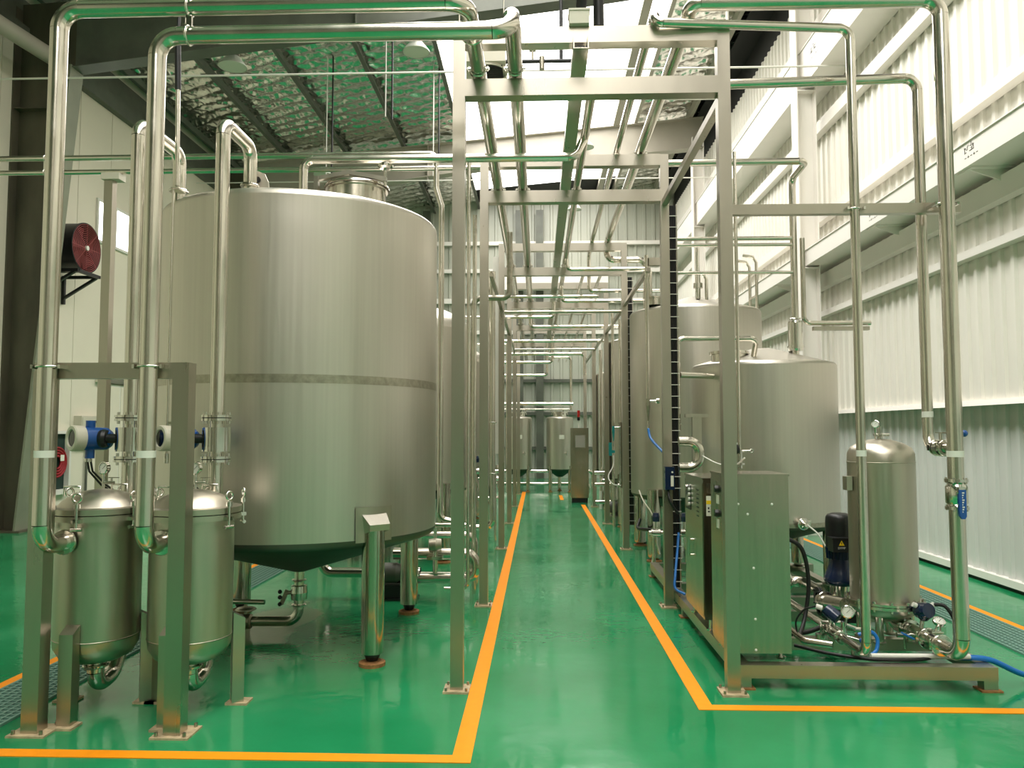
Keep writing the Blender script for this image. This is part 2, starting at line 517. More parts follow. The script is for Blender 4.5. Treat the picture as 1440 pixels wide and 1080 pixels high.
def girt(i, x0, x1, z0, z1, m, lab):
    struct('trim_%d' % i, MB().prism([(x1, Y0, z0), (x0, Y0, z0), (x0, Y0, z1), (x1, Y0, z1), (x1, Y0, z1-0.015), (x0+0.015, Y0, z1-0.015), (x0+0.015, Y0, z0+0.015), (x1, Y0, z0+0.015)], (0, Y1-Y0, 0)), m, lab)
girt(2, 4.23, 4.335, 3.20, 3.28, 'white_steel', 'wall rail on the shaded corrugated sheeting')
girt(3, 4.22, 4.335, 3.62, 3.83, 'white_steel', 'wall rail just under the box beam')
girt(4, 4.22, 4.335, 4.62, 4.76, 'white_steel', 'wall rail above the box beam')
girt(5, 4.22, 4.335, 5.98, 6.16, 'white_steel', 'wall rail midway up the bright sheeting')
girt(6, 4.22, 4.335, 7.58, 7.74, 'white_steel', 'topmost wall rail')

# ---- box beams with stencilled marks, brackets below
def box_beam(nm, z0, z1, lab, marks):
    o = struct(nm, MB().box(3.90, Y0, z0, 4.34, Y1, z1).box(3.885, Y0, z1, 4.34, Y1, z1 + 0.012), 'white_steel', lab)
    return o
b1 = box_beam('beam_1', 3.90, 4.12, 'white box beam along the corrugated wall', None)
b2 = box_beam('beam_2', 6.55, 7.10, 'deep white box beam high on the corrugated wall', None)
for y in (5.0, 7.15, 9.15, 12.9, 14.9, 17.0):
    MB().prism([(3.93, y-0.06, 3.90), (4.33, y-0.06, 3.90), (4.33, y-0.06, 3.74), (3.98, y-0.06, 3.87)], (0, 0.012, 0)).box(3.93, y-0.12, 3.885, 4.33, y+0.12, 3.90).build('bracket', 'white_steel', b1)
# stencilled marks: strokes of the faint black characters
def marks(parent, y, z, s):
    rnd = random.Random(int(y*100))
    mb = MB()
    for cy in range(2):
        for k in range(9):
            a = y - cy*s*1.15 + rnd.uniform(-.42, .42)*s; b = z + s*0.6 + rnd.uniform(-.4, .4)*s
            if rnd.random() < .55: mb.box(3.8975, a - s*rnd.uniform(.12,.3), b, 3.8995, a + s*rnd.uniform(.1,.3), b + s*.07)
            else: mb.box(3.8975, a, b - s*rnd.uniform(.1,.3), 3.8995, a + s*.07, b + s*rnd.uniform(.1,.3))
    for cy in range(5):
        a = y + s*.3 - cy*s*.62
        mb.box(3.8975, a - s*.18, z - s*.45, 3.8995, a + s*.16, z - s*.38)
        if cy % 2: mb.box(3.8975, a - s*.05, z - s*.55, 3.8995, a + s*.02, z - s*.25)
    mb.build('stencil_mark', 'stain_steel', parent, 'stuff')
marks(b1, 7.05, 4.01, 0.075)
marks(b1, 9.1, 4.0, 0.075)
marks(b2, 10.9, 6.85, 0.12)

# ---- columns on the corrugated wall side
def h_column(nm, x0, x1, y, z1, m, lab, fw=0.26):
    mb = MB().box(x0, y-fw/2, 0, x0+0.016, y+fw/2, z1).box(x1-0.016, y-fw/2, 0, x1, y+fw/2, z1).box(x0+0.016, y-0.006, 0, x1-0.016, y+0.006, z1)
    for z in (3.86, 6.5):
        mb.box(x0+0.016, y-fw/2, z, x1-0.016, y+fw/2, z+0.014)
    return struct(nm, mb, m, lab)
for i, y in enumerate(FR):
    h_column('column_%d' % (i+1), 3.81, 4.09, y, roof(3.9)-0.5, 'white_steel', 'white steel column by the corrugated wall')

# ---- tapered columns on the fan wall side and rafters
for i, y in enumerate(FR):
    mb = MB()
    mb.prism([(-8.0, y-0.006, 0), (-7.73, y-0.006, 0), (-7.12, y-0.006, 7.07), (-7.12, y-0.006, 8.15), (-8.0, y-0.006, 8.1)], (0, 0.012, 0))
    fl = MB().prism([(-7.73, y-0.16, 0), (-7.70, y-0.16, 0), (-7.09, y-0.16, 7.07), (-7.12, y-0.16, 7.07)], (0, 0.32, 0))
    mb.box(-8.0, y-0.16, 0, -7.975, y+0.16, 8.0)
    mb.box(-7.98, y-0.14, 6.4, -7.2, y+0.14, 6.42)
    mb.box(-8.0, y-0.2, 0, -7.6, y+0.2, 0.03)
    cc = struct('column_%d' % (i+11), mb, 'stain_steel', 'dark stained tapered steel column by the fan wall')
    fl.build('flange', 'grey_flange', cc)
    if y == 11.4:
        mk = MB()
        zz = 1.42; xf = lambda z: -7.70 + (z/7.07)*.61 + .003
        for ya_, za_, yb_, zb_ in ((11.37, zz, 11.40, zz+.14), (11.40, zz+.14, 11.43, zz), (11.38, zz+.05, 11.42, zz+.05), (11.46, zz+.14, 11.45, zz+.05), (11.45, zz+.05, 11.50, zz+.05), (11.49, zz+.14, 11.49, zz)):
            mk.bar((xf(za_), ya_, za_), (xf(zb_), yb_, zb_), .012, .003)
        mk.build('painted_mark', 'black', cc)
def rafter(i, y, bot, m):
    mb = MB()
    top = [(x, roof(x) - 0.012) for x, z in bot]
    poly = [(x, y-0.006, z) for x, z in bot] + [(x, y-0.006, z) for x, z in reversed(top)]
    mb.prism(poly, (0, 0.012, 0))
    for (xa, za), (xb, zb) in zip(bot, bot[1:]):
        mb.prism([(xa, y-0.14, za-0.016), (xb, y-0.14, zb-0.016), (xb, y-0.14, zb), (xa, y-0.14, za)], (0, 0.28, 0))
    for (xa, za), (xb, zb) in zip(top, top[1:]):
        mb.prism([(xa, y-0.14, za-0.016), (xb, y-0.14, zb-0.016), (xb, y-0.14, zb), (xa, y-0.14, za)], (0, 0.28, 0))
    for x in (-2.75, 1.2):
        z = roof(x) - 0.03
        b = [zz for xx, zz in bot]; 
        t = (x - bot[0][0]) / (bot[-1][0] - bot[0][0])
        mb.box(x-0.006, y-0.13, bot[0][1] + t*(bot[-1][1]-bot[0][1]), x+0.006, y+0.13, z)
    struct('beam_%d' % i, mb, m, 'tapered steel roof rafter')
rafter(11, -3.8, [(-7.12, 7.05), (0.76, 8.0), (4.1, 8.45)], 'grey_steel')
rafter(12, 3.8, [(-7.12, 7.05), (0.76, 8.0), (4.1, 8.45)], 'grey_steel')
rafter(13, 11.4, [(-7.12, 7.05), (0.76, 8.0), (4.1, 8.45)], 'grey_steel')
rafter(14, 19.0, [(-7.12, 7.25), (-1.36, 8.03), (4.1, 8.50)], 'pale_steel')

# ---- purlins
for i, x in enumerate((-7.75, -6.30, -4.82, -3.36, -1.91, 1.97, 2.44, 3.80)):
    z = roof(x)
    mb = MB().prism([(x-0.05, Y0, z), (x+0.03, Y0, z), (x+0.03, Y0, z+0.012), (x-0.035, Y0, z+0.012), (x-0.035, Y0, z+0.2), (x-0.05, Y0, z+0.2)], (0, Y1-Y0, 0))
    if x == 1.97: mb.box(x-.10, Y0, z-.02, x+.06, Y1, z+.16)
    struct('beam_%d' % (i+21), mb, 'grey_steel' if x < 1 else 'pale_steel', 'roof purlin under the foil')

# ---- foil lining between purlins: quilted, creased on the diagonal
def foil(nm, xa, xb, ya, yb, lab, step=0.034):
    nx = max(2, int((xb-xa)/step)); ny = max(2, int((yb-ya)/(step*1.25)))
    vs = []; fs = []
    for j in range(ny+1):
        y = ya + (yb-ya)*j/ny
        for i in range(nx+1):
            x = xa + (xb-xa)*i/nx
            wob = noise.noise(Vector((x*1.1, y*0.9, 0)))*0.9
            r1 = abs(math.sin((x*0.36 + y*0.93)*9.5 + wob)); r2 = abs(math.sin((x*0.42 - y*0.90)*8.2 - wob))
            h = 0.055*min(r1**0.7, r2**0.7 + .25) + 0.026*noise.noise(Vector((x*9, y*9, 3)))
            vs.append((x, y, roof(x) + 0.175 + h))
    for j in range(ny):
        for i in range(nx):
            k = j*(nx+1)+i
            fs.append((k, k+nx+1, k+nx+2, k+1))
    return struct(nm, MB().add(vs, fs, True), 'foil', lab)
foil('ceiling_foil_1', -8.0, -1.93, 3.0, Y1, 'quilted silver foil lining on the fan wall side')
foil('ceiling_foil_2', 2.45, 4.05, 3.0, Y1, 'quilted silver foil lining on the corrugated wall side')
struct('ceiling_soffit', MB().prism([(3.95, Y0, 9.26), (4.7, Y0, 9.32), (4.7, Y0, 9.34), (3.95, Y0, 9.30)], (0, Y1-Y0, 0)).box(4.42, Y0, 8.62, 4.54, Y1, 9.32), 'soffit', 'eave soffit with its shade put into the colour')
struct('roof_1', MB().prism([(-8.3, Y0, roof(-8.3)+0.27), (-1.92, Y0, roof(-1.92)+0.27), (-1.92, Y0, roof(-1.92)+0.33), (-8.3, Y0, roof(-8.3)+0.33)], (0, Y1-Y0+.2, 0)), 'white_steel', 'roof sheet above the foil')
struct('roof_2', MB().prism([(2.45, Y0, roof(2.45)+0.27), (4.8, Y0, roof(4.8)+0.27), (4.8, Y0, roof(4.8)+0.33), (2.45, Y0, roof(2.45)+0.33)], (0, Y1-Y0+.2, 0)), 'white_steel', 'roof sheet above the foil by the corrugated wall')

# ---- daylit skylight strip, one translucent sheet per bay
ys = [Y0 + .5, 3.8, 11.4, 19.0, 23.6]
for i, (ya, yb) in enumerate(((Y0, Y0 + .5), (23.6, Y1))):
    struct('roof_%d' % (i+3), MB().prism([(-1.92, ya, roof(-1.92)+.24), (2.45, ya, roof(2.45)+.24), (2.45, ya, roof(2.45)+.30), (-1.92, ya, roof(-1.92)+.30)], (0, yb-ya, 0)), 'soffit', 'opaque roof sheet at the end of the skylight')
for i in range(4):
    mb = MB().add([(-1.92, ys[i], roof(-1.92)+0.24), (2.45, ys[i], roof(2.45)+0.24), (2.45, ys[i+1], roof(2.45)+0.24), (-1.92, ys[i+1], roof(-1.92)+0.24)], [(0, 3, 2, 1)])
    struct('roof_skylight_%d' % (i+1), mb, 'skylight', 'bright translucent skylight sheet')

# ---- fan wall
wl = struct('wall_left', MB().box(-8.3, Y0, 0, -8.03, Y1, 8.46), 'white_wall', 'cream sandwich panel wall')
y = Y0
proto = None
while y < Y1 - 0.05:
    if proto is None:
        proto = MB().box(-8.03, y + 0.006, 0, -8.0, y + 0.994, 7.46).build('panel', 'white_wall', wl); p0 = y
    else:
        o = proto.copy(); COL.objects.link(o); o.location = (proto.location.x, proto.location.y + (y - p0), proto.location.z)
    y += 1.0
struct('beam_31', MB().box(-8.03, Y0, 7.46, -7.86, Y1, 7.72).box(-8.03, Y0, 7.72, -7.98, Y1, 8.2), 'grey_steel', 'grey eave beam above the cream wall')

win = struct('window_1', MB().box(-8.0, 13.55, 4.92, -7.96, 13.60, 5.72).box(-8.0, 14.75, 4.92, -7.96, 14.80, 5.72).box(-8.0, 13.60, 5.67, -7.96, 14.75, 5.72).box(-8.0, 13.60, 4.92, -7.96, 14.75, 4.97).box(-8.0, 14.16, 4.97, -7.965, 14.20, 5.67), 'white_plastic', 'small bright window high in the cream wall')
MB().box(-7.995, 13.60, 4.97, -7.985, 14.16, 5.67).build('pane', 'daypane', win)
MB().box(-7.995, 14.20, 4.97, -7.985, 14.75, 5.67).build('pane', 'daypane', win)

dr = struct('door_1', MB().box(-8.0, 13.95, 0, -7.955, 15.0, 2.36), 'white_plastic', 'pale sliding door in the cream wall')
MB().box(-7.955, 13.99, 0.05, -7.945, 14.45, 2.32).build('panel', 'white_wall', dr)
MB().box(-7.955, 14.49, 0.05, -7.945, 14.96, 2.32).build('panel', 'white_wall', dr)
MB().box(-8.0, 13.7, 2.38, -7.9, 15.2, 2.48).build('track', 'clamp', dr)

# ---- far wall, wall behind the viewer
struct('wall_back', corr_mb(Y1 - 0.1, -8.2, 4.4, 0, 9.5, 0.3, 0.035, 'x', -1), 'corr_far', 'far white corrugated wall')
for i, (z, h) in enumerate(((0.9, .1), (2.0, .1), (3.05, .1), (4.6, .12), (5.6, .16), (6.6, .12), (7.5, .12))):
    struct('trim_%d' % (i+41), MB().box(-8.0, Y1-0.26, z, 4.3, Y1-0.14, z+h), 'white_steel' if i > 2 else 'grey_steel', 'wall rail on the far wall')
for i, x in enumerate((-3.6, -0.6, 0.05)):
    struct('column_%d' % (i+31), MB().box(x-0.12, Y1-0.42, 0, x+0.12, Y1-0.27, 8.6), 'grey_steel', 'wall post on the far wall')
struct('trim_51', MB().box(-1.5, Y1-0.75, 5.95, 2.2, Y1-0.55, 6.45), 'white_steel', 'pale crossbeam before the far wall')
struct('wall_front', corr_mb(Y0, -8.2, 4.4, 0, 9.5, 0.3, 0.035, 'x', 1), 'corr_dark', 'corrugated wall behind the viewer')

# ================================================================== PIPE RACK
RY = (4.58, 6.76, 9.98, 12.68, 15.5, 18.5)
XL, XR = -0.475, 1.11
rack = thing('pipe_rack', 'brushed stainless pipe rack of square posts and crossbeams spanning the aisle', 'pipe rack', (0.32, 4.58, 0))
for i, y in enumerate(RY):
    for x in (XL, XR):
        MB().box(x-.037, y-.037, 0.012, x+.037, y+.037, 3.93).build('post', 'post', rack)
        bp = MB().box(x-.075, y-.075, 0.0, x+.075, y+.075, 0.012).build('base_plate', 'plate', rack)
        mb = MB()
        for dx in (-.058, .058):
            for dy in (-.058, .058):
                mb.cyl((x+dx, y+dy, .012), (x+dx, y+dy, .03), .008, n=6)
        mb.build('anchor_bolt', 'weld', bp)
    MB().box(XL+.037, y-.045, 3.51, XR-.037, y+.045, 3.615).build('crossbeam', 'post', rack)
    MB().box(XL+.037, y-.045, 3.83, XR-.037, y+.045, 3.93).build('crossbeam', 'post', rack)
def railm(x, ya, yb, z, s=.04):
    MB().box(x-s/2, ya, z-s/2, x+s/2, yb, z+s/2).build('side_rail', 'post', rack)
railm(XR, 4.62, 6.72, 3.50, .05)
railm(XR, 7.75, 9.94, 3.12); railm(XR, 10.02, 12.64, 3.10); railm(XR, 12.72, 15.46, 3.10); railm(XR, 15.54, 18.46, 3.1)
railm(XL, 7.75, 9.94, 3.08); railm(XL, 10.02, 12.64, 3.08); railm(XL, 12.72, 15.46, 3.08)
MB().cyl((XL, 10.25, 3.08), (XR, 10.25, 3.08), .02).build('tie_rod', 'post', rack)
MB().cyl((XL, 15.0, 3.08), (XR, 15.0, 3.08), .02).build('tie_rod', 'post', rack)
# bracket arm carrying the down pipes beside the first upright
MB().box(XR+.037, 4.60, 2.79, 2.50, 4.65, 2.85).build('bracket_arm', 'post', rack)

# ---- long pipes carried by the rack
def saddle(root, x, y, z, r):
    mb = MB()
    mb.torus((x, y, z), (0, 1, 0), r*1.06, r*0.14, 18, 6)
    for s in (-1, 1):
        mb.bar((x+s*r*1.25-r*.25, y, z), (x+s*r*1.25+r*.25, y, z), r*.5, r*.18)
        mb.cyl((x+s*r*1.3, y, z-r*.35), (x+s*r*1.3, y, z+r*.35), r*.1, n=6)
    mb.build('pipe_clip', 'clamp', root)

ZP = 3.66
# the two big pipes: up from the filter vessels, across, then away along the rack
YF = 3.785
pA = pipe('inlet_pipe', 'thick stainless pipe rising from first filter vessel, upper of the two crossing pipes', [(-2.455, 4.0, .925), (-2.455, YF, .925), (-2.455, YF, 3.665), (-.355, YF, 3.665), (-.355, 24.3, 3.665)], .044, .11,
          clamps=[((-2.455, 3.97, .925), (0, 1, 0)), ((-.355, 4.1, 3.665), (0, 1, 0))])
pB = pipe('inlet_pipe', 'thick stainless pipe rising from second filter vessel, lower of the two crossing pipes', [(-1.94, 4.0, .925), (-1.94, YF, .925), (-1.94, YF, 3.515), (-.135, YF, 3.515), (-.135, YF+.12, 3.665), (-.135, 24.3, 3.665)], .044, .11,
          clamps=[((-1.94, 3.97, .925), (0, 1, 0))])
for y in (4.5, 6.84, 10.06, 12.76, 15.58):
    saddle(pA, -.355, y, ZP, .044); saddle(pB, -.135, y, ZP, .044)
# strap tying both pipes together, tape bands
def band(root, x, y, z, r, h=.035, name='tape_band', m='white_plastic'):
    MB().lathe((x, y, z), [(r*1.02, -h/2), (r*1.05, -h/2), (r*1.05, h/2), (r*1.02, h/2)], (0, 0, 1), 20).build(name, m, root)
band(pA, -2.455, YF, 1.385, .044); band(pB, -1.94, YF, 1.385, .044)
mb = MB()
for z in (3.665, 3.515):
    mb.torus((-1.78, YF, z), (1, 0, 0), .047, .006, 20, 6); mb.bar((-1.78, YF-.06, z+.03), (-1.78, YF-.06, z+.06), .012, .02)
mb.box(-1.795, YF-.008, 3.56, -1.765, YF+.008, 3.62)
mb.build('hanger_strap', 'clamp', pB)
for root, x in ((pA, -2.455), (pB, -1.94)):
    mb = MB().torus((x, YF, 1.82), (0, 0, 1), .05, .006, 20, 6)
    for s in (-1, 1): mb.bar((x+s*.07, YF-.02, 1.82), (x+s*.07, YF+.06, 1.82), .012, .02)
    mb.build('pipe_clip', 'clamp', root)

# cable channel
tr = thing('cable_channel', 'grey metal cable channel running the length of the rack', 'cable channel', (.25, 4.3, 3.66))
MB().box(.205, 4.35, 3.70, .295, 24.3, 3.705).box(.205, 4.35, 3.705, .212, 24.3, 3.775).box(.288, 4.35, 3.705, .295, 24.3, 3.775).build('channel', 'post', tr)
mb = MB()
for k in range(5): mb.cyl((.225+.014*k, 4.36, 3.714), (.225+.014*k, 24.2, 3.714), .006, n=6)
mb.build('cable', 'black', tr)
jb = thing('junction_box', 'small pale junction box on top of the first upper crossbeam', 'junction box', (.25, 4.56, 3.93))
MB().box(.19, 4.5, 3.931, .31, 4.62, 4.01).build('box', 'grey_box', jb)
MB().box(.185, 4.495, 4.01, .315, 4.625, 4.022).build('lid', 'grey_box', jb)
cable('conduit', 'black corrugated conduit rising from the junction box, thicker one', [(.26, 4.55, 4.02), (.28, 4.5, 4.3), (.30, 4.6, 5.2), (.31, 6.0, 7.8), (.32, 7.0, 8.95)], .032, cat='conduit')
cable('conduit', 'black corrugated conduit beside the junction box, straight one', [(.37, 4.57, 3.94), (.37, 4.57, 4.3), (.39, 4.7, 5.2), (.42, 6.1, 7.9), (.44, 7.1, 8.95)], .032, cat='conduit')

# thinner longitudinal pipes
R3 = pipe('process_pipe', 'stainless pipe over lower crossbeam dropping to the ball valve on the outer riser', [(2.365, 4.52, 1.40), (2.365, 4.80, 1.40), (2.365, 4.80, 3.70), (.345, 4.80, 3.66), (.345, 24.2, 3.66)], .031, .08)
for y in (6.84, 10.06, 12.76, 15.58): saddle(R3, .345, y, ZP, .031)
band(R3, 2.365, 4.80, 1.60, .031)
R2 = pipe('process_pipe', 'slim stainless pipe crossing above the rack and dropping to the skid front', [(1.88, 6.2, .22), (1.88, 4.60, .22), (1.88, 4.60, 3.92), (.70, 4.48, 3.915), (.70, 4.52, 3.99), (.70, 9.9, 3.965)], .027, .07)
saddle(R2, .70, 4.6, 3.955, .027); saddle(R2, .70, 6.8, 3.955, .027)
band(R2, 1.88, 4.60, 1.37, .027)
R1 = pipe('process_pipe', 'thick outer stainless riser with blue handled valve at the corrugated wall side of skid', [(2.365, 5.05, .24), (2.365, 4.50, .24), (2.365, 4.50, 4.035), (.91, 4.50, 4.035), (.91, 4.60, 3.98), (.91, 9.9, 3.985)], .043, .10,
          clamps=[((2.365, 4.88, .24), (0, 1, 0)), ((2.365, 4.72, .24), (0, 1, 0))])
saddle(R1, .91, 4.6, 3.975, .043); saddle(R1, .91, 6.8, 3.975, .043)
for x, r in ((1.88, .027), (2.365, .043)):
    mb = MB().torus((x, 4.52 if r > .03 else 4.6, 2.815), (0, 0, 1), r*1.1, .006, 20, 6)
    yy = 4.52 if r > .03 else 4.6
    for s in (-1, 1): mb.bar((x+s*(r+.02), yy-.03, 2.815), (x+s*(r+.02), yy+.08, 2.815), .012, .016)
    mb.build('pipe_clip', 'clamp', R1 if r > .03 else R2)
band(R1, 2.365, 4.50, 1.37, .043)
# ball valve in the outer riser
bv = thing('ball_valve', 'stainless ball valve with long blue lever on the outer riser', 'valve', (2.365, 4.50, 1.06))
flange_mb((2.365, 4.5, 1.22), (0,0,1), .040, .062, .008, 4).build('flange', 'clamp', bv)
flange_mb((2.365, 4.5, 1.065), (0,0,1), .040, .062, .008, 4).build('flange', 'clamp', bv)
MB().shell((2.365, 4.5, 1.14), [(.046, -.07), (.05, -.055), (.058, -.045), (.058, .045), (.05, .055), (.046, .07)], n=20).build('body', 'clamp', bv)
MB().cyl((2.35, 4.46, 1.16), (2.338, 4.395, 1.165), .014, n=10).cbox((2.336, 4.395, 1.175), (.035, .02, .03)).build('stem', 'clamp', bv)
lv = MB().prism([(2.318, 4.392, 1.175), (2.354, 4.392, 1.175), (2.354, 4.392, 1.03), (2.345, 4.392, 1.015), (2.327, 4.392, 1.015), (2.318, 4.392, 1.03)], (0, -.012, 0)).build('lever', 'blue', bv)
mb = MB()
for k in range(9): mb.box(2.331, 4.3785, 1.155-k*.013, 2.343 - .004*(k % 3), 4.3798, 1.162-k*.013)
mb.build('embossed_mark', 'white_plastic', lv)
# butterfly valve on the joining stub
fv = thing('butterfly_valve', 'stainless butterfly valve with blue ball knob where two risers join', 'valve', (2.365, 4.64, 1.33))
clamp_mb((2.365, 4.70, 1.40), (0, 1, 0), .033).build('clamp', 'clamp', fv)
clamp_mb((2.365, 4.60, 1.40), (0, 1, 0), .033).build('clamp', 'clamp', fv)
MB().lathe((2.365, 4.65, 1.40), [(.031, -.025), (.05, -.025), (.05, .025), (.031, .025)], (0, 1, 0), 20).build('body', 'clamp', fv)
MB().cyl((2.365, 4.65, 1.45), (2.365, 4.65, 1.49), .012, n=10).bar((2.33, 4.65, 1.49), (2.46, 4.60, 1.485), .012, .008).build('handle', 'clamp', fv)
MB().ball((2.47, 4.595, 1.485), .02).build('knob', 'blue', fv)

# ================================================================== FILTER STAND AND VESSELS
st = thing('filter_stand', 'stainless portal stand in front of the two filter vessels', 'stand', (-2.16, 3.875, 0))
for x in (-2.515, -1.80):
    MB().box(x-.042, 3.833, .01, x+.042, 3.917, 1.80 if x < -2 else 1.845).build('post', 'post', st)
    bp = MB().box(x-.095, 3.80, 0, x+.095, 3.97, .01).build('base_plate', 'plate', st)
    mb = MB()
    for dx in (-.07, .07):
        for yy in (3.82, 3.95): mb.cyl((x+dx, yy, .01), (x+dx, yy, .03), .009, n=6)
    mb.build('anchor_bolt', 'weld', bp)
MB().box(-2.555, 3.838, 1.765, -1.842, 3.912, 1.845).build('crossbeam', 'post', st)

def filter_vessel(cx, cy, label):
    t = thing('filter_vessel', label, 'filter vessel', (cx, cy, 0), 'bag filter vessels')
    R = .215
    MB().shell((cx, cy, 0), [(.05, .255), (.12, .27), (.18, .30), (R-.006, .35), (R, .40)], n=40).build('dished_bottom', 'vessel', t)
    MB().lathe((cx, cy, 0), [(R, .40), (R, 1.03)], n=40).build('shell', 'vessel', t)
    MB().torus((cx, cy, .40), (0, 0, 1), R-.001, .004, 40, 6).build('weld_seam', 'weld', t)
    MB().lathe((cx, cy, 0), [(R, 1.025), (R+.035, 1.025), (R+.035, 1.055), (R, 1.058)], n=40).build('body_flange', 'vessel', t)
    lid = MB().lathe((cx, cy, 0), [(R-.01, 1.06), (R+.037, 1.06), (R+.037, 1.09), (R-.002, 1.095)], n=40).shell((cx, cy, 0), [(R-.002, 1.094), (R-.03, 1.125), (.15, 1.15), (.09, 1.172), (.03, 1.182), (0, 1.183)], n=40).build('lid', 'vessel', t)
    for s in (-1, 1):
        a = -.6 if s < 0 else 1.2
        hx, hy = cx + .13*math.cos(a+PI*(s<0)), cy - .09 if s < 0 else cy + .1
        MB().sweep([Vector(p) for p in ((hx-.045, hy, 1.15), (hx-.045, hy, 1.20), (hx+.045, hy, 1.20), (hx+.045, hy, 1.15))], .006, 8).build('lid_handle', 'clamp', lid)
    for k in range(6):
        a = -PI/2 + .1 + k*PI/3
        d = Vector((math.cos(a), math.sin(a), 0)); e = Vector((-d.y, d.x, 0)); c = Vector((cx, cy, 0))
        mb = MB()
        p = c + d*(R+.052)
        mb.cyl(p + Vector((0,0,.985)), p + Vector((0,0,1.13)), .008, n=8)
        mb.torus(p + Vector((0,0,1.155)), d, .022, .007, 16, 6)
        mb.cyl(p + Vector((0,0,1.10)), p + Vector((0,0,1.122)), .016, n=6)
        for s in (-1, 1):
            q = p + e*s*.017
            mb.bar(q - d*.03 + Vector((0,0,1.035)), q + d*.012 + Vector((0,0,1.035)), .01, .02)
        mb.cyl(p - e*.028 + Vector((0,0,.992)), p + e*.028 + Vector((0,0,.992)), .010, n=8)
        mb.build('eye_bolt', 'clamp', t)
    for a in (-PI/2, PI/6, 5*PI/6):
        d = Vector((math.cos(a), math.sin(a), 0)); e = Vector((-d.y, d.x, 0)); c = Vector((cx, cy, 0))
        r0, r1, hw = R + .002, R + .064, .036
        def P(r, s, z): return c + d*r + e*s*hw + Vector((0,0,z))
        v = [P(r0,-1,.012),P(r1,-1,.012),P(r1,1,.012),P(r0,1,.012),P(r0,-1,.50),P(r1,-1,.465),P(r1,1,.465),P(r0,1,.50)]
        MB().add(v, [(0,3,2,1),(4,5,6,7),(0,1,5,4),(1,2,6,5),(2,3,7,6),(3,0,4,7)]).build('leg', 'post', t)
        q = c + d*(R+.045)
        MB().box(q.x-.06, q.y-.05, 0, q.x+.06, q.y+.05, .012).build('foot_plate', 'plate', t)
    # side inlet collar
    MB().lathe((cx-.055, cy-.19, .925), [(.044, -.03), (.05, -.03), (.05, .02), (.062, .03)], (0, 1, 0), 20).build('inlet_collar', 'clamp', t)
    # gauge on the lid with a small vent valve
    gauge_parts(t, (cx-.0, cy+.02, 1.295), (-.35, -.93, .05), .036, (cx, cy+.02, 1.18))
    MB().cyl((cx, cy+.02, 1.215), (cx+.06, cy+.02, 1.215), .009, n=8).cyl((cx+.045, cy+.02, 1.215), (cx+.045, cy+.02, 1.24), .006, n=8).bar((cx+.03, cy+.02, 1.243), (cx+.085, cy+.02, 1.243), .012, .005).build('vent_valve', 'clamp', t)
    # bottom outlet: elbow and drain cap
    mb = MB(); MB
    for sg in fillet([(cx, cy, .27), (cx, cy, .115), (cx, cy+.17, .14), (cx, cy+.285, .34)], .09):
        mb.sweep([sg[1], sg[2]] if sg[0] == 'straight' else sg[1], .044, 16)
    mb.build('outlet_elbow', 'pipe', t)
    clamp_mb((cx, cy, .235), (0,0,1), .044).build('outlet_clamp', 'clamp', t)
    return t
filter_vessel(-2.40, 4.205, 'satin filter vessel with domed lid, beside the cream wall end of the stand')
filter_vessel(-1.885, 4.205, 'satin filter vessel with domed lid, next to the big tank')

# outlet risers with flow meters, up and over to the tank top
for i, (x, lab) in enumerate(((-2.40, 'stainless riser behind first filter vessel arching over to the tank top'), (-1.885, 'stainless riser behind second filter vessel arching over to the tank top'))):
    yb = 5.02 if i == 0 else 4.93
    p = pipe('outlet_riser', lab, [(x, 4.49, .34), (x, 4.49, 3.355), (x, yb, 3.355), (x, yb, 3.0)], .042, .085, clamps=[((x, yb, 3.10), (0,0,1))], group='risers behind the filter vessels')
    fm = thing('flow_meter', ('blue flow meter with round display on riser of first filter vessel', 'blue flow meter on riser of second filter vessel, half hidden by the stand post')[i], 'flow meter', (x, 4.49, 1.3), 'blue flow meters')
    for z in (1.335, 1.575):
        fl = flange_mb((x, 4.49, z), (0,0,1), .042, .086, .017, 6).build('flange', 'clamp', fm)
        MB().lathe((x, 4.49, z), [(.06, -.004), (.0815, -.004), (.0815, .004), (.06, .004)], n=24).build('gasket', 'black', fl)
    MB().lathe((x, 4.49, 1.455), [(.043, -.075), (.08, -.075), (.08, .065), (.043, .065)], n=28).build('meter_body', 'clamp', fm)
    MB().cyl((x-.07, 4.48, 1.455), (x-.125, 4.47, 1.455), .028, n=14).lathe((x-.125, 4.47, 1.455), [(0,0),(.05, 0), (.055, .02), (.05, .04), (0,.04)], (-1,-.15,0), 20).build('neck', 'black_paint', fm)
    ax = Vector((-.58, -.81, 0.03)).normalized(); c = Vector((x-.215, 4.45, 1.455))
    hd = MB().lathe(c, [(0, -.12), (.05, -.115), (.066, -.09), (.068, .045), (.06, .05)], ax, 28).build('head_housing', 'blue', fm)
    MB().cyl(c + Vector((0,0,-.115)), c + Vector((0,0,.105)), .026, n=12).build('conduit_boss', 'blue', hd)
    MB().lathe(c, [(.06, .045), (.073, .045), (.075, .10), (.07, .108), (.052, .108), (.048, .10)], ax, 28).build('display_ring', 'grey_box', hd)
    MB().lathe(c, [(.05, .10), (0, .102)], ax, 28).build('display_glass', 'glass_dark', hd)
    MB().cyl(c + Vector((-.01,0,-.135)), c + Vector((-.01,0,-.115)), .022, n=12).build('cable_gland', 'clamp', hd)
    for k in range(2):
        cb = MB().sweep([c + Vector(q) for q in ((-.012+.02*k, 0, -.135), (.0+.02*k, .0, -.19), (.05+.03*k, .04, -.27), (.13+.02*k, .06, -.33), (.20, .09, -.36))], .006, 6)
        cb.build('signal_cable', 'black', hd)

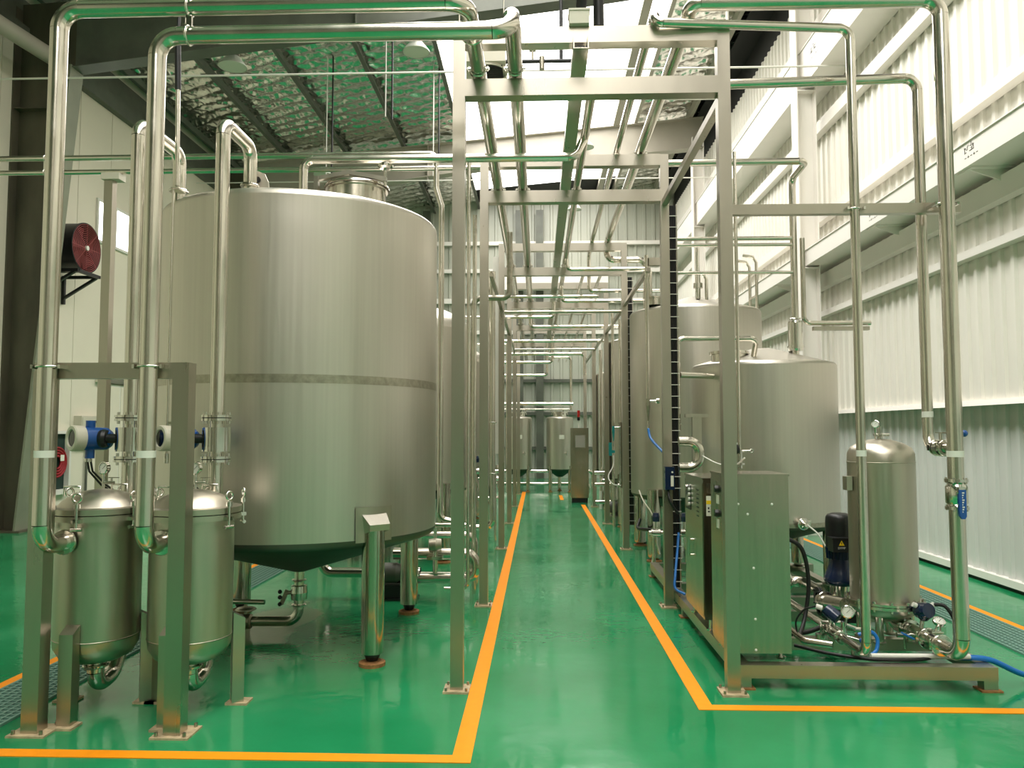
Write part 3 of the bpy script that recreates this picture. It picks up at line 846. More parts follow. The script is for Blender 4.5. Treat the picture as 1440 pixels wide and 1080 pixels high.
# ================================================================== BIG TANK
TX, TY, TR = -1.77, 5.75, 1.0
tk = thing('storage_tank', 'huge brushed stainless tank with a girth seam standing on four round legs', 'tank', (TX, TY, 0))
def shell_part(z0, z1, nm, m='tank', R=TR):
    return MB().lathe((TX, TY, 0), [(R, z0), (R, z1)], n=96).build(nm, m, tk)
shell_part(.80, 1.80, 'lower_shell'); shell_part(1.855, 3.0, 'upper_shell')
MB().lathe((TX, TY, 0), [(TR+.0015, 1.80), (TR+.0015, 1.855)], n=96).build('girth_seam', 'weld', tk)
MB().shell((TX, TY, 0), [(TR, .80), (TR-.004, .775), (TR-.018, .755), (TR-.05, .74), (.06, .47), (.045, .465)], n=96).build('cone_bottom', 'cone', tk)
MB().shell((TX, TY, 0), [(TR, 3.0), (TR-.003, 3.02), (TR-.015, 3.036), (TR-.04, 3.046), (.1, 3.16), (0, 3.162)], n=96).build('cone_top', 'tank', tk)
for lx in (-1.07, -2.47):
    for ly in (5.04, 6.46):
        lg = MB().lathe((lx, ly, 0), [(.073, .08), (.073, .86)], n=28).build('leg', 'leg', tk)
        d = Vector((lx-TX, ly-TY, 0)).normalized(); e = Vector((-d.y, d.x, 0)); c = Vector((TX, TY, 0))
        # curved doubling pad and sloped cap
        v = []; f = []
        for k in range(7):
            a = math.atan2(d.y, d.x) + (k-3)*.045
            q = Vector((math.cos(a), math.sin(a), 0))*(TR+.010)
            v += [c+q+Vector((0,0,.785)), c+q+Vector((0,0,1.01))]
        f = [(2*k, 2*k+2, 2*k+3, 2*k+1) for k in range(6)]
        MB().add(v, f, True).build('pad', 'vessel', lg)
        q = c + d*(TR+.004)
        top = [q - e*.092 + Vector((0,0,.965)), q + e*.092 + Vector((0,0,.965)), q + e*.075 + d*.07 + Vector((0,0,.90)), q - e*.075 + d*.07 + Vector((0,0,.90))]
        bot = [q - e*.073 + Vector((0,0,.84)), q + e*.073 + Vector((0,0,.84)), q + e*.073 + d*.065 + Vector((0,0,.86)), q - e*.073 + d*.065 + Vector((0,0,.86))]
        MB().add(top + bot, [(0,1,2,3), (0,3,7,4), (3,2,6,7), (2,1,5,6)]).build('leg_cap', 'tank', lg)
        MB().lathe((lx, ly, 0), [(.035, .03), (.05, .06), (.05, .085)], n=16).build('foot_screw', 'black_paint', lg)
        MB().lathe((lx, ly, 0), [(0, .0), (.085, .0), (.085, .022), (.06, .03), (.0, .03)], n=24).build('foot_disc', 'rust', lg)
# top fittings
mx, my = -1.32, 5.52
mh = MB().lathe((mx, my, 0), [(.21, 3.05), (.21, 3.24), (.225, 3.24), (.225, 3.255)], n=36).build('manhole_neck', 'pipe', tk)
MB().shell((mx, my, 0), [(.235, 3.255), (.235, 3.27), (.18, 3.29), (.08, 3.305), (0, 3.308)], n=36).build('manhole_lid', 'pipe', mh)
MB().prism([(mx-.25, my-.18, 3.30), (mx-.02, my-.18, 3.345), (mx+.25, my-.18, 3.29), (mx+.25, my-.18, 3.26), (mx-.02, my-.18, 3.315), (mx-.25, my-.18, 3.27)], (0, .035, 0)).box(mx-.265, my-.185, 3.10, mx-.235, my-.14, 3.30).build('lid_arm', 'post', mh)
MB().cyl((mx+.24, my-.165, 3.23), (mx+.24, my-.165, 3.36), .012, n=8).lathe((mx+.24, my-.165, 3.35), [(0,0),(.04,0),(.055,.012),(.055,.03),(.03,.045),(0,.045)], n=18).build('hand_knob', 'clamp', mh)
MB().prism([(-1.94, 5.0, 3.05), (-1.78, 5.0, 3.05), (-1.79, 5.0, 3.15), (-1.815, 5.0, 3.205), (-1.86, 5.0, 3.225), (-1.905, 5.0, 3.205), (-1.93, 5.0, 3.15)], (0, .015, 0)).build('lifting_lug', 'tank', tk)
MB().cyl((-1.86, 4.99, 3.165), (-1.86, 5.025, 3.165), .02, n=12).build('lug_hole', 'black_paint', tk)
# level rod in front of the shell
MB().cyl((-2.30, 4.735, 1.35), (-2.30, 4.735, 3.03), .009, n=8).cyl((-2.30, 4.735, 1.55), (-2.30, 4.85, 1.55), .008, n=8).box(-2.31, 4.725, 3.02, -2.26, 4.82, 3.03).build('level_rod', 'pipe', tk)
MB().cyl((-2.30, 4.735, 1.30), (-2.30, 4.735, 1.36), .016, n=10).build('level_rod_fitting', 'clamp', tk)
# hanging conduit over the tank
hc = thing('conduit_drop', 'slim steel conduit with black upper sleeve hanging over the big tank', 'conduit', (-2.27, 4.72, 3.04))
MB().cyl((-2.27, 4.72, 3.04), (-2.28, 4.72, 3.66), .014, n=10).build('tube', 'pipe', hc)
MB().cyl((-2.28, 4.72, 3.66), (-2.29, 4.72, 3.95), .019, n=10).cyl((-2.29, 4.72, 3.95), (-2.4, 5.1, 8.6), .012, n=8).build('sleeve', 'black', hc)

# outlet under the tank
ov = pipe('drain_pipe', 'stainless drain pipe with elbow under the big tank', [(-1.77, 5.75, .47), (-1.77, 5.75, .10), (-2.75, 5.72, .10)], .036, .09, clamps=[((-1.77, 5.75, .40), (0,0,1)), ((-1.77, 5.75, .22), (0,0,1)), ((-2.22, 5.737, .10), (1,0,0))])
dv = thing('drain_valve', 'stainless drain valve with clamp handles under the big tank cone', 'valve', (-1.77, 5.75, .25))
MB().lathe((-1.77, 5.75, .31), [(.037, -.055), (.058, -.05), (.062, 0), (.058, .05), (.037, .055)], n=20).build('body', 'clamp', dv)
MB().cyl((-1.82, 5.74, .31), (-1.86, 5.73, .31), .014, n=8).bar((-1.85, 5.73, .33), (-1.89, 5.72, .23), .012, .03).build('handle', 'weld', dv)
for z in (.25, .30, .34): MB().ball((-1.90, 5.715, z-.02), .016, 10).build('knob', 'black_paint', dv)
hw = thing('handwheel_valve', 'dark handwheel valve on the drain pipe under the big tank', 'valve', (-2.16, 5.735, .13))
MB().lathe((-2.16, 5.735, .10), [(.037, -.05), (.055, -.04), (.055, .04), (.037, .05)], (1,0,0), 18).build('body', 'weld', hw)
MB().cyl((-2.16, 5.735, .135), (-2.16, 5.735, .25), .012, n=8).build('stem', 'weld', hw)
MB().shell((-2.16, 5.735, .185), [(0, .02), (.03, .02), (.06, .014), (.078, 0), (.06, -.008), (.02, -.004), (0, -.004)], n=24).build('handwheel', 'weld', hw)
pipe('sampling_pipe', 'short pale pipe stub with cap above the handwheel valve', [(-2.45, 5.66, .262), (-1.98, 5.62, .265)], .018, parts=False)

# ================================================================== SKID ON THE CORRUGATED WALL SIDE
sk = thing('equipment_skid', 'low stainless skid frame under the cabinets, pump and tank', 'skid', (1.9, 6.4, 0))
def skb(x0, y0, x1, y1, z0=.065, z1=.14): MB().box(x0, y0, z0, x1, y1, z1).build('beam', 'post', sk)
skb(1.155, 4.64, 2.64, 4.72); skb(1.155, 8.10, 2.80, 8.18)
skb(1.155, 4.72, 1.235, 8.10); skb(2.56, 4.72, 2.64, 8.10)
for y in (5.28, 6.05, 6.55, 7.1): skb(1.235, y-.04, 2.56, y+.04)
for x in (1.195, 2.60):
    for y in (4.68, 6.4, 8.14):
        MB().box(x-.04, y-.035, .01, x+.04, y+.035, .065).build('foot', 'post', sk)
        MB().box(x-.06, y-.05, 0, x+.06, y+.05, .01).build('foot_plate', 'rust', sk)

def cabinet(nm, label, x0, y0, z0, x1, y1, z1):
    t = thing(nm, label, 'cabinet', ((x0+x1)/2, (y0+y1)/2, .14))
    MB().box(x0, y0, z0, x1, y1, z1).build('body', 'cabinet', t)
    MB().box(x0-.006, y0-.006, z1, x1+.006, y1+.006, z1+.012).build('top_sheet', 'cabinet', t)
    for x in (x0+.05, x1-.05):
        for y in (y0+.05, y1-.05):
            MB().cyl((x, y, .14), (x, y, z0), .014, n=10).lathe((x, y, .14), [(0,0),(.03,0),(.03,.012),(0,.012)], n=14).build('foot', 'clamp', t)
    return t
c1 = cabinet('control_cabinet', 'tall stainless control cabinet behind the first upright, rotary switches on its side', 1.125, 4.74, .18, 1.50, 5.13, 1.228)
for px, pz in ((1.20, 1.06), (1.255, 1.0), (1.40, 1.06), (1.285, .68), (1.29, .38), (1.29, .20)):
    MB().lathe((px, 4.74, pz), [(0, .006), (.005, .005), (.008, 0)], (0, -1, 0), 10).build('screw', 'white_plastic', c1)  # white colour stands in for the glint of the shiny screw heads
MB().box(1.121, 4.745, .20, 1.125, 5.125, 1.20).build('door', 'cabinet', c1)
for z in (1.135, .985):
    k = MB().lathe((1.121, 4.93, z), [(0, .022), (.02, .02), (.024, 0)], (-1,0,0), 18).build('rotary_switch', 'black_paint', c1)
    MB().bar((1.098, 4.93, z-.02), (1.098, 4.93, z+.03), .012, .01).build('pointer', 'clamp', k)
    MB().box(1.118, 4.90, z-.09, 1.121, 4.96, z-.035).build('name_plate', 'paper', c1)
    MB().box(1.116, 4.955, z-.10, 1.121, 4.965, z+.05).build('trim_strip', 'clamp', c1)
c2 = cabinet('control_cabinet', 'stainless control cabinet with push buttons and a yellow striped notice on its end', 1.125, 5.38, .22, 1.56, 6.02, 1.165)
MB().box(1.120, 5.39, .24, 1.125, 6.01, 1.14).build('door', 'cabinet', c2)
MB().box(1.117, 5.78, .92, 1.120, 5.97, 1.10).build('button_panel', 'black_paint', c2)
for k in range(4):
    MB().cyl((1.117, 5.80, 1.07-k*.035), (1.103, 5.80, 1.07-k*.035), .012, n=12).build('push_button', 'white_plastic', c2)
MB().cyl((1.117, 5.90, 1.08), (1.10, 5.90, 1.08), .02, n=14).build('selector', 'clamp', c2)
MB().box(1.1155, 5.87, .94, 1.1175, 5.95, 1.02).build('meter_window', 'screen', c2)
mb = MB()
for k in range(7): mb.box(1.119, 5.50, .90+k*.03, 1.1205, 5.58, .91+k*.03)
mb.build('vent_slots', 'black_paint', c2, 'stuff')
MB().cyl((1.12, 5.76, .60), (1.10, 5.76, .60), .008, n=8).cyl((1.12, 5.76, .71), (1.10, 5.76, .71), .008, n=8).bar((1.10, 5.76, .59), (1.10, 5.76, .72), .014, .014).build('door_handle', 'clamp', c2)
nt_ = MB().box(1.145, 5.376, .92, 1.25, 5.38, 1.055).build('notice', 'paper', c2)
MB().box(1.145, 5.3745, 1.0, 1.25, 5.376, 1.025).build('yellow_stripe', 'label_yellow', nt_)
mb = MB()
for k in range(5): mb.box(1.17, 5.3748, .985-k*.012, 1.235 - .01*(k % 2), 5.376, .988-k*.012)
for k in range(4): mb.box(1.19+k*.013, 5.3738, 1.006, 1.198+k*.013, 5.3748, 1.019)
mb.box(1.155, 5.3748, .945, 1.168, 5.376, .955).box(1.155, 5.3748, .965, 1.165, 5.376, .98)
mb.build('print', 'black_paint', nt_, 'stuff')
mb = MB()
for i in range(9):
    for j in range(8): mb.box(1.15+i*.011, 5.378, 1.075+j*.0085, 1.156+i*.011, 5.3803, 1.079+j*.0085)
mb.build('vent_perforation', 'weld', c2, 'stuff')
MB().lathe((1.20, 5.38, 1.15), [(0, .004), (.005, 0)], (0,-1,0), 8).build('screw', 'clamp', c2)
MB().lathe((1.18, 5.38, .72), [(0, .004), (.005, 0)], (0,-1,0), 8).build('screw', 'clamp', c2)

# ---- generic upright tank with legs
def upright_tank(nm, label, cx, cy, R, zb, zt, apex, legs, leg_r, legm='tank', dome=False, low=0.0, group=None, cone=.3, n=64, pads=False):
    t = thing(nm, label, 'tank', (cx, cy, low), group)
    MB().lathe((cx, cy, 0), [(R, zb), (R, zt)], n=n).build('shell', 'tank', t)
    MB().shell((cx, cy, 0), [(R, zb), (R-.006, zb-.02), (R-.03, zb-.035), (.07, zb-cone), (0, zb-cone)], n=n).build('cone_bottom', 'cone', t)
    if dome: prof = [(R, zt)] + [(R*math.cos(a), zt + (apex-zt)*math.sin(a)) for a in [k*PI/16 for k in range(1, 8)]] + [(0, apex)]
    else: prof = [(R, zt), (R-.003, zt+.02), (R-.015, zt+.035), (R-.04, zt+.042), (.1, apex), (0, apex+.002)]
    MB().shell((cx, cy, 0), prof, n=n).build('top', 'tank', t)
    for lx, ly in legs:
        lg = MB().lathe((cx+lx, cy+ly, 0), [(leg_r, low+.05), (leg_r, zb+.08), (0, zb+.085)], n=20).build('leg', 'leg', t)
        MB().lathe((cx+lx, cy+ly, 0), [(0, low), (leg_r*1.2, low), (leg_r*1.2, low+.015), (leg_r*.6, low+.03), (leg_r*.6, low+.06)], n=16).build('foot', 'rust' if low == 0 else 'weld', lg)
    return t
t1 = upright_tank('mixing_tank', 'stainless tank with conical lid standing on the skid behind the cabinet', 2.15, 7.5, .665, .66, 2.09, 2.285, [(-.44,-.44),(.44,-.44),(-.44,.44),(.44,.44)], .06, low=.14, cone=.22)
m_ = MB().lathe((1.78, 7.28, 0), [(.16, 2.12), (.16, 2.21), (.18, 2.21), (.18, 2.235), (.1, 2.25), (0, 2.255)], n=28).build('manhole', 'pipe', t1)
MB().cyl((1.72, 7.12, 2.16), (1.70, 7.09, 2.36), .012, n=8).cyl((1.66, 7.09, 2.36), (1.74, 7.09, 2.36), .014, n=8).ball((1.70, 7.09, 2.40), .02).build('swing_bolt', 'clamp', m_)
MB().prism([(2.33, 7.3, 2.2), (2.42, 7.3, 2.18), (2.39, 7.3, 2.27), (2.355, 7.3, 2.285)], (0, .012, 0)).build('lifting_lug', 'tank', t1)
MB().lathe((2.15, 7.5, 0), [(.667, .66), (.668, .69), (.667, .70)], n=64).build('weld_seam', 'weld', t1)
fx = MB().lathe((2.27, 6.82, .70), [(.02, -.02), (.045, 0), (.045, .02), (.03, .04), (.018, .05), (.018, .09), (0, .09)], (.1, -1, 0), 18).build('probe_fitting', 'clamp', t1)
clamp_mb((2.275, 6.80, .70), (.1, -1, 0), .035).build('probe_clamp', 'clamp', t1)
cable('sensor_cable', 'pale sensor cable hanging from the probe at tank foot', [(2.285, 6.73, .70), (2.36, 6.68, .62), (2.43, 6.62, .45), (2.44, 6.5, .30), (2.38, 6.3, .22)], .007, 'white_plastic')
cable('power_cable', 'thick black cable looping down behind the tall cabinet', [(1.62, 5.25, .80), (1.74, 5.25, .72), (1.78, 5.25, .50), (1.74, 5.22, .28), (1.66, 5.1, .18)], .014)

# ---- vertical pump
pu = thing('booster_pump', 'vertical multistage pump with dark blue motor on the skid', 'pump', (2.18, 5.75, .14))
mc = MB().shell((2.18, 5.75, 0), [(0, .905), (.05, .905), (.082, .895), (.094, .875), (.097, .84), (.097, .66)], n=32).build('motor_cowl', 'black_paint', pu)
MB().lathe((2.18, 5.75, 0), [(.096, .66), (.09, .64), (.085, .58)], n=32).build('motor_body', 'blue_dark', pu)
mb = MB()
for k in range(22):
    a = 2*PI*k/22; mb.bar((2.18+.088*math.cos(a), 5.75+.088*math.sin(a), .58), (2.18+.095*math.cos(a), 5.75+.095*math.sin(a), .66), .006, .012)
mb.build('cooling_fin', 'blue_dark', pu, 'stuff')
MB().shell((2.18, 5.75, 0), [(.075, .585), (.078, .54), (.095, .49), (.112, .45), (.115, .42), (.10, .395), (.06, .39)], n=32).build('motor_stool', 'blue_dark', pu)
tb = MB().box(2.075, 5.60, .645, 2.20, 5.70, .735).box(2.07, 5.595, .735, 2.205, 5.70, .745).build('terminal_box', 'black_paint', pu)
MB().add([(2.115, 5.5985, .692), (2.155, 5.5985, .692), (2.135, 5.5985, .728)], [(0, 1, 2)]).build('warning_triangle', 'label_yellow', tb)
MB().add([(2.133, 5.598, .700), (2.137, 5.598, .700), (2.138, 5.598, .716), (2.132, 5.598, .716)], [(0,1,2,3)]).build('warning_mark', 'black', tb)
text_part('lettering', 'DYMP', .02, (2.135, 5.5978, .674), (PI/2, 0, 0), 'white_plastic', tb)
MB().lathe((2.18, 5.75, 0), [(.055, .18), (.055, .40)], n=24).build('pump_column', 'pipe', pu)
for k in range(4):
    a = PI/4 + k*PI/2
    MB().cyl((2.18+.075*math.cos(a), 5.75+.075*math.sin(a), .2), (2.18+.075*math.cos(a), 5.75+.075*math.sin(a), .40), .008, n=8).build('tie_bolt', 'clamp', pu)
MB().box(2.07, 5.66, .14, 2.25, 5.84, .20).lathe((2.18, 5.75, .24), [(.05, -.16), (.07, -.16), (.07, -.14), (.05, -.14)], (1,0,0), 18).build('pump_foot', 'black_paint', pu)
flange_mb((2.02, 5.75, .30), (1,0,0), .035, .075, .012, 4).build('port_flange', 'black_paint', pu)
cable('motor_cable', 'thick black motor cable slanting from pump toward the cabinets', [(2.27, 5.66, .44), (2.2, 5.5, .38), (2.0, 5.35, .26), (1.8, 5.25, .19), (1.62, 5.2, .175)], .015)

# ---- cartridge filter housing
fh = thing('cartridge_filter', 'tall slim stainless filter housing with bolted flange beside the blue pump', 'filter vessel', (2.275, 5.25, .14))
FX, FY, FRr = 2.27, 5.25, .208
MB().shell((FX, FY, 0), [(FRr, 1.30), (FRr-.002, 1.35), (FRr-.02, 1.39), (FRr-.07, 1.42), (.06, 1.445), (0, 1.448)], n=40).build('domed_top', 'vessel', fh)
MB().torus((FX, FY, 1.295), (0,0,1), FRr, .003, 40, 6).build('weld_seam', 'weld', fh)
MB().lathe((FX, FY, 0), [(FRr, .405), (FRr, 1.30)], n=40).build('shell', 'vessel', fh)
MB().lathe((FX, FY, 0), [(FRr, .39), (FRr+.035, .39), (FRr+.035, .405), (FRr, .408)], n=40).build('upper_flange', 'pipe', fh)
MB().lathe((FX, FY, 0), [(FRr, .368), (FRr+.035, .368), (FRr+.035, .386), (FRr, .386)], n=40).build('lower_flange', 'pipe', fh)
for k in range(14):
    a = 2*PI*k/14; q = Vector((FX+(FRr+.02)*math.cos(a), FY+(FRr+.02)*math.sin(a), 0))
    MB().cyl(q+Vector((0,0,.352)), q+Vector((0,0,.42)), .008, n=6).cyl(q+Vector((0,0,.405)), q+Vector((0,0,.418)), .014, n=6).build('flange_bolt', 'clamp', fh)
MB().shell((FX, FY, 0), [(FRr, .37), (FRr-.01, .33), (FRr-.05, .30), (.1, .275), (.04, .27)], n=40).build('dished_bottom', 'vessel', fh)
for a in (-2.2, -.55, 1.0, 2.6):
    q = Vector((FX+.15*math.cos(a), FY+.15*math.sin(a), 0))
    MB().cyl(q+Vector((0,0,.15)), q+Vector((0,0,.31)), .026, n=14).build('leg', 'pipe', fh)
    MB().cyl(q+Vector((0,0,.14)), q+Vector((0,0,.152)), .04, n=14).build('foot', 'weld', fh)
gauge_parts(fh, (FX-.04, FY-.03, 1.545), (-.5, -.85, .1), .026, (FX-.03, FY, 1.44))
MB().cyl((FX, FY, 1.44), (FX, FY, 1.53), .017, n=12).cyl((FX-.04, FY, 1.475), (FX+.06, FY, 1.475), .010, n=8).lathe((FX, FY, 1.47), [(.018, -.01), (.034, -.006), (.034, .006), (.018, .01)], n=16).build('vent_fitting', 'clamp', fh)
MB().box(FX-.244, FY-.05, 1.11, FX-.207, FY+.02, 1.20).build('name_plate_bracket', 'vessel', fh)
# outlet and transmitter line along the skid edge
op = pipe('filter_outlet_pipe', 'stainless outlet bend under the slim filter housing', [(FX+.06, FY, .285), (FX+.06, FY, .24), (2.365, 5.07, .24)], .042, .06, clamps=[((2.365, 5.10, .24), (0,1,0))])
tx = thing('pressure_transmitter', 'dark blue transmitter on the outlet line beside the slim filter housing', 'transmitter', (2.38, 4.98, .28))
MB().cyl((2.375, 4.98, .28), (2.385, 4.98, .335), .014, n=10).build('stem', 'clamp', tx)
hd = MB().lathe((2.39, 4.975, .385), [(0, -.05), (.045, -.045), (.05, -.02), (.05, .02), (.045, .045), (0, .05)], (.25, -1, .25), 20).shell((2.39, 4.975, .0), [(.02, .325), (.04, .345), (.045, .37)], n=16).build('head', 'blue_dark', tx)
for s in (-1, 1): MB().cyl((2.39+s*.045, 4.975, .415), (2.39+s*.065, 4.975, .425), .016, n=10).build('plug', 'white_plastic', hd)
cable('transmitter_cable', 'black cable arching from the transmitter down to the skid', [(2.45, 4.97, .425), (2.50, 4.93, .42), (2.54, 4.90, .33), (2.53, 4.88, .20), (2.50, 4.80, .155)], .011)
cable('skid_cable', 'black cable lying along the front beam of the skid', [(2.36, 4.80, .17), (2.30, 4.76, .155), (2.15, 4.735, .152), (1.95, 4.75, .152), (1.75, 4.85, .155), (1.6, 5.0, .16)], .011)
g2 = thing('pressure_gauge', 'pressure gauge tilted up on the outlet line beside outer riser', 'gauge', (2.395, 4.85, .28))
gauge_parts(g2, (2.41, 4.83, .355), (0, -.5, .85), .036, (2.39, 4.85, .28))
MB().cyl((2.37, 4.85, .285), (2.44, 4.85, .285), .012, n=8).box(2.425, 4.84, .275, 2.455, 4.86, .32).build('gauge_cock', 'clamp', g2)
# valve group on the slim pipe
vg = thing('dosing_valve', 'small valve cluster with blue knob on slim skid pipe', 'valve', (1.88, 5.05, .15))
for y in (5.20, 5.08, 4.96): clamp_mb((1.88, y, .22), (0,1,0), .029).build('clamp', 'clamp', vg)
MB().lathe((1.88, 5.02, .22), [(.028, -.05), (.045, -.045), (.045, .045), (.028, .05)], (0,1,0), 18).cyl((1.88, 5.14, .22), (1.88, 5.14, .30), .02, n=12).cyl((1.82, 5.14, .27), (1.94, 5.14, .27), .012, n=8).build('body', 'clamp', vg)
MB().cyl((1.89, 4.93, .24), (1.96, 4.89, .225), .005, n=8).build('handle', 'clamp', vg)
MB().ball((1.97, 4.885, .222), .017).build('knob', 'blue', vg)
MB().cyl((1.88, 4.80, .14), (1.88, 4.80, .21), .010, n=8).box(1.84, 4.79, .14, 1.92, 4.83, .146).build('stand', 'post', vg)
MB().cyl((1.83, 5.17, .14), (1.83, 5.17, .26), .012, n=8).lathe((1.83, 5.17, .16), [(0,0),(.04,0),(.04,.03),(0,.03)], n=14).build('relief_body', 'clamp', vg)
g1 = thing('pressure_gauge', 'pressure gauge with white face standing over the slim skid pipe', 'gauge', (1.90, 4.97, .25))
gauge_parts(g1, (1.905, 4.93, .385), (-.25, -.95, .15), .040, (1.895, 4.97, .25))
MB().cyl((1.895, 4.97, .25), (1.895, 4.97, .315), .018, n=10).cyl((1.90, 4.97, .30), (1.98, 4.97, .27), .012, n=8).cyl((1.96, 4.97, .27), (2.04, 4.97, .265), .015, n=10).build('gauge_cock', 'clamp', g1)
tx2 = thing('pressure_transmitter', 'dark blue transmitter tucked behind the white faced gauge', 'transmitter', (1.87, 5.06, .25))
MB().cyl((1.88, 5.08, .25), (1.86, 5.06, .32), .012, n=8).build('stem', 'clamp', tx2)
hd2 = MB().lathe((1.855, 5.05, .345), [(0, -.05), (.038, -.045), (.042, 0), (.038, .045), (0, .05)], (.6, -.6, -.5), 18).build('head', 'blue_dark', tx2)
MB().cyl((1.80, 5.07, .375), (1.765, 5.08, .385), .016, n=10).build('plug', 'white_plastic', hd2)
cable('transmitter_cable', 'thin black cable from the tucked transmitter to the skid pipes', [(1.765, 5.08, .385), (1.70, 5.12, .35), (1.66, 5.15, .27), (1.67, 5.15, .18)], .006)
cable('air_hose', 'bright blue hose loop beside the slim skid pipe', [(1.93, 4.84, .27), (2.0, 4.83, .29), (2.035, 4.82, .25), (2.02, 4.80, .19), (1.98, 4.78, .165)], .011, 'blue_hose', 'hose')
cable('water_hose', 'blue hose lying on floor by the outer end of skid', [(2.50, 4.79, .155), (2.66, 4.76, .15), (2.9, 4.8, .05), (3.2, 4.9, .02), (4.2, 5.0, .018)], .017, 'blue_hose', 'hose')
hv = thing('drain_cock', 'little drain cock with light blue lever under outlet line', 'valve', (2.29, 5.02, .14))
MB().cyl((2.29, 5.02, .14), (2.29, 5.02, .24), .010, n=8).cyl((2.24, 5.02, .225), (2.33, 5.02, .225), .016, n=10).build('body', 'clamp', hv)
MB().bar((2.25, 4.98, .25), (2.32, 4.96, .215), .018, .008).build('lever', 'blue_hose', hv)
pipe('skid_pipe', 'lower slim stainless pipe on the skid running back under the pump', [(1.66, 6.3, .19), (1.66, 4.99, .19), (1.80, 4.90, .19)], .022, parts=False)
pipe('skid_pipe', 'thick stainless suction pipe across the skid behind the pump', [(1.45, 6.35, .30), (2.10, 6.35, .30), (2.10, 5.95, .30)], .045, .08, clamps=[((2.0, 6.35, .30), (1,0,0))])
pipe('skid_pipe', 'flanged stainless inlet pipe entering slim filter housing from pump side', [(2.0, 5.66, .30), (2.06, 5.36, .335)], .045, clamps=[((2.015, 5.6, .307), (.06,-.3,.035))])
pipe('white_hose', 'white plastic hose on the skid behind its front beam', [(1.97, 4.765, .165), (2.55, 4.77, .165)], .016, m='white_plastic', parts=False, cat='hose')

# ---- pipework around the skid tank
P1 = pipe('feed_pipe', 'stainless feed pipe crossing over the aisle to the strainer above skid tank', [(-.47, 6.86, 3.885), (2.39, 6.86, 3.90), (2.39, 7.25, 3.87), (2.39, 7.25, 2.53)], .031, .07)
MB().lathe((2.39, 7.25, 0), [(.034, 2.24), (.062, 2.24), (.066, 2.26), (.066, 2.50), (.062, 2.52), (.034, 2.52)], n=20).lathe((2.39, 7.25, 0), [(.062, 2.27), (.075, 2.27), (.075, 2.285), (.062, 2.285)], n=20).build('strainer', 'clamp', P1)
MB().cyl((2.39, 7.25, 2.13), (2.39, 7.25, 2.24), .031, n=14).build('tail_tube', 'pipe', P1)
clamp_mb((2.39, 7.25, 2.54), (0,0,1), .034).build('clamp', 'clamp', P1)
pipe('branch_pipe', 'slim stainless branch elbowing out toward the white column', [(2.47, 7.25, 3.30), (2.47, 7.25, 2.50), (3.08, 7.25, 2.50)], .022, .06)
MB_ = MB().box(2.55, 7.22, 2.43, 3.06, 7.27, 2.465)
single('branch_support', 'flat stainless support bar under the slim branch pipe', 'bracket', MB_, 'post')
pipe('drop_pipe', 'slim stainless drop pipe with black knob valve behind the tall cabinet', [(1.72, 6.72, 3.94), (1.72, 6.72, 1.24)], .015)
pipe('drop_pipe', 'second slim stainless drop pipe just beside the black knob valve', [(1.66, 6.74, 2.1), (1.66, 6.74, 1.24)], .012)
kv = thing('knob_valve', 'small valve with black knob on a drop pipe above the tall cabinet', 'valve', (1.72, 6.72, 1.2))
MB().ball((1.67, 6.66, 1.345), .038, sq=1.2).build('knob', 'black', kv)
MB().cyl((1.67, 6.66, 1.385), (1.67, 6.66, 1.40), .02, n=12).build('knob_cap', 'white_plastic', kv)
MB().cyl((1.72, 6.70, 1.18), (1.72, 6.70, 1.34), .02, n=12).cyl((1.72, 6.70, 1.33), (1.80, 6.68, 1.33), .008, n=8).torus((1.81, 6.68, 1.33), (0,1,0), .014, .005, 12, 6).lathe((1.72, 6.70, 1.22), [(.02,-.008),(.04,-.008),(.04,.008),(.02,.008)], n=16).build('body', 'clamp', kv)
pipe('loop_pipe', 'slim stainless loop pipe rising beside cable ladder and over the skid tank lid', [(1.245, 6.96, 1.50), (1.245, 6.96, 2.325), (1.95, 6.96, 2.325), (1.95, 7.08, 2.16)], .024, .06, clamps=[((1.245, 6.96, 1.56), (0,0,1))])
pipe('loop_branch', 'short thick stainless branch from the loop pipe into skid tank', [(1.265, 6.97, 2.0), (1.62, 7.15, 2.0)], .026, parts=False)
pipe('return_bend', 'fat stainless return bend above the buttoned cabinet', [(1.15, 6.42, 1.415), (1.32, 6.42, 1.415), (1.32, 6.42, 1.20), (1.15, 6.42, 1.20)], .040, .095)
single('frame_post', 'flat stainless post standing between cable ladder and skid tank', 'post', MB().box(1.36, 6.9, .14, 1.44, 6.96, 1.62).box(1.30, 6.894, 1.62, 1.50, 6.966, 1.65), 'vessel')
cable('signal_cable', 'white signal cable sagging between the return bend and cabinet top', [(1.33, 6.4, 1.30), (1.42, 6.2, 1.24), (1.50, 6.0, 1.24), (1.52, 5.8, 1.30)], .006, 'white_plastic')
pipe('header_pipe', 'upper of two slim header pipes behind the cable ladder', [(1.20, 7.18, 3.285), (2.35, 7.18, 3.285)], .020, parts=False)
pipe('header_pipe', 'middle slim header pipe behind the cable ladder', [(1.20, 7.18, 3.225), (2.35, 7.18, 3.225)], .016, parts=False)
pipe('header_pipe', 'lower slim header pipe running to the feed pipe above skid tank', [(1.20, 7.18, 2.965), (2.35, 7.18, 2.965)], .016, parts=False)

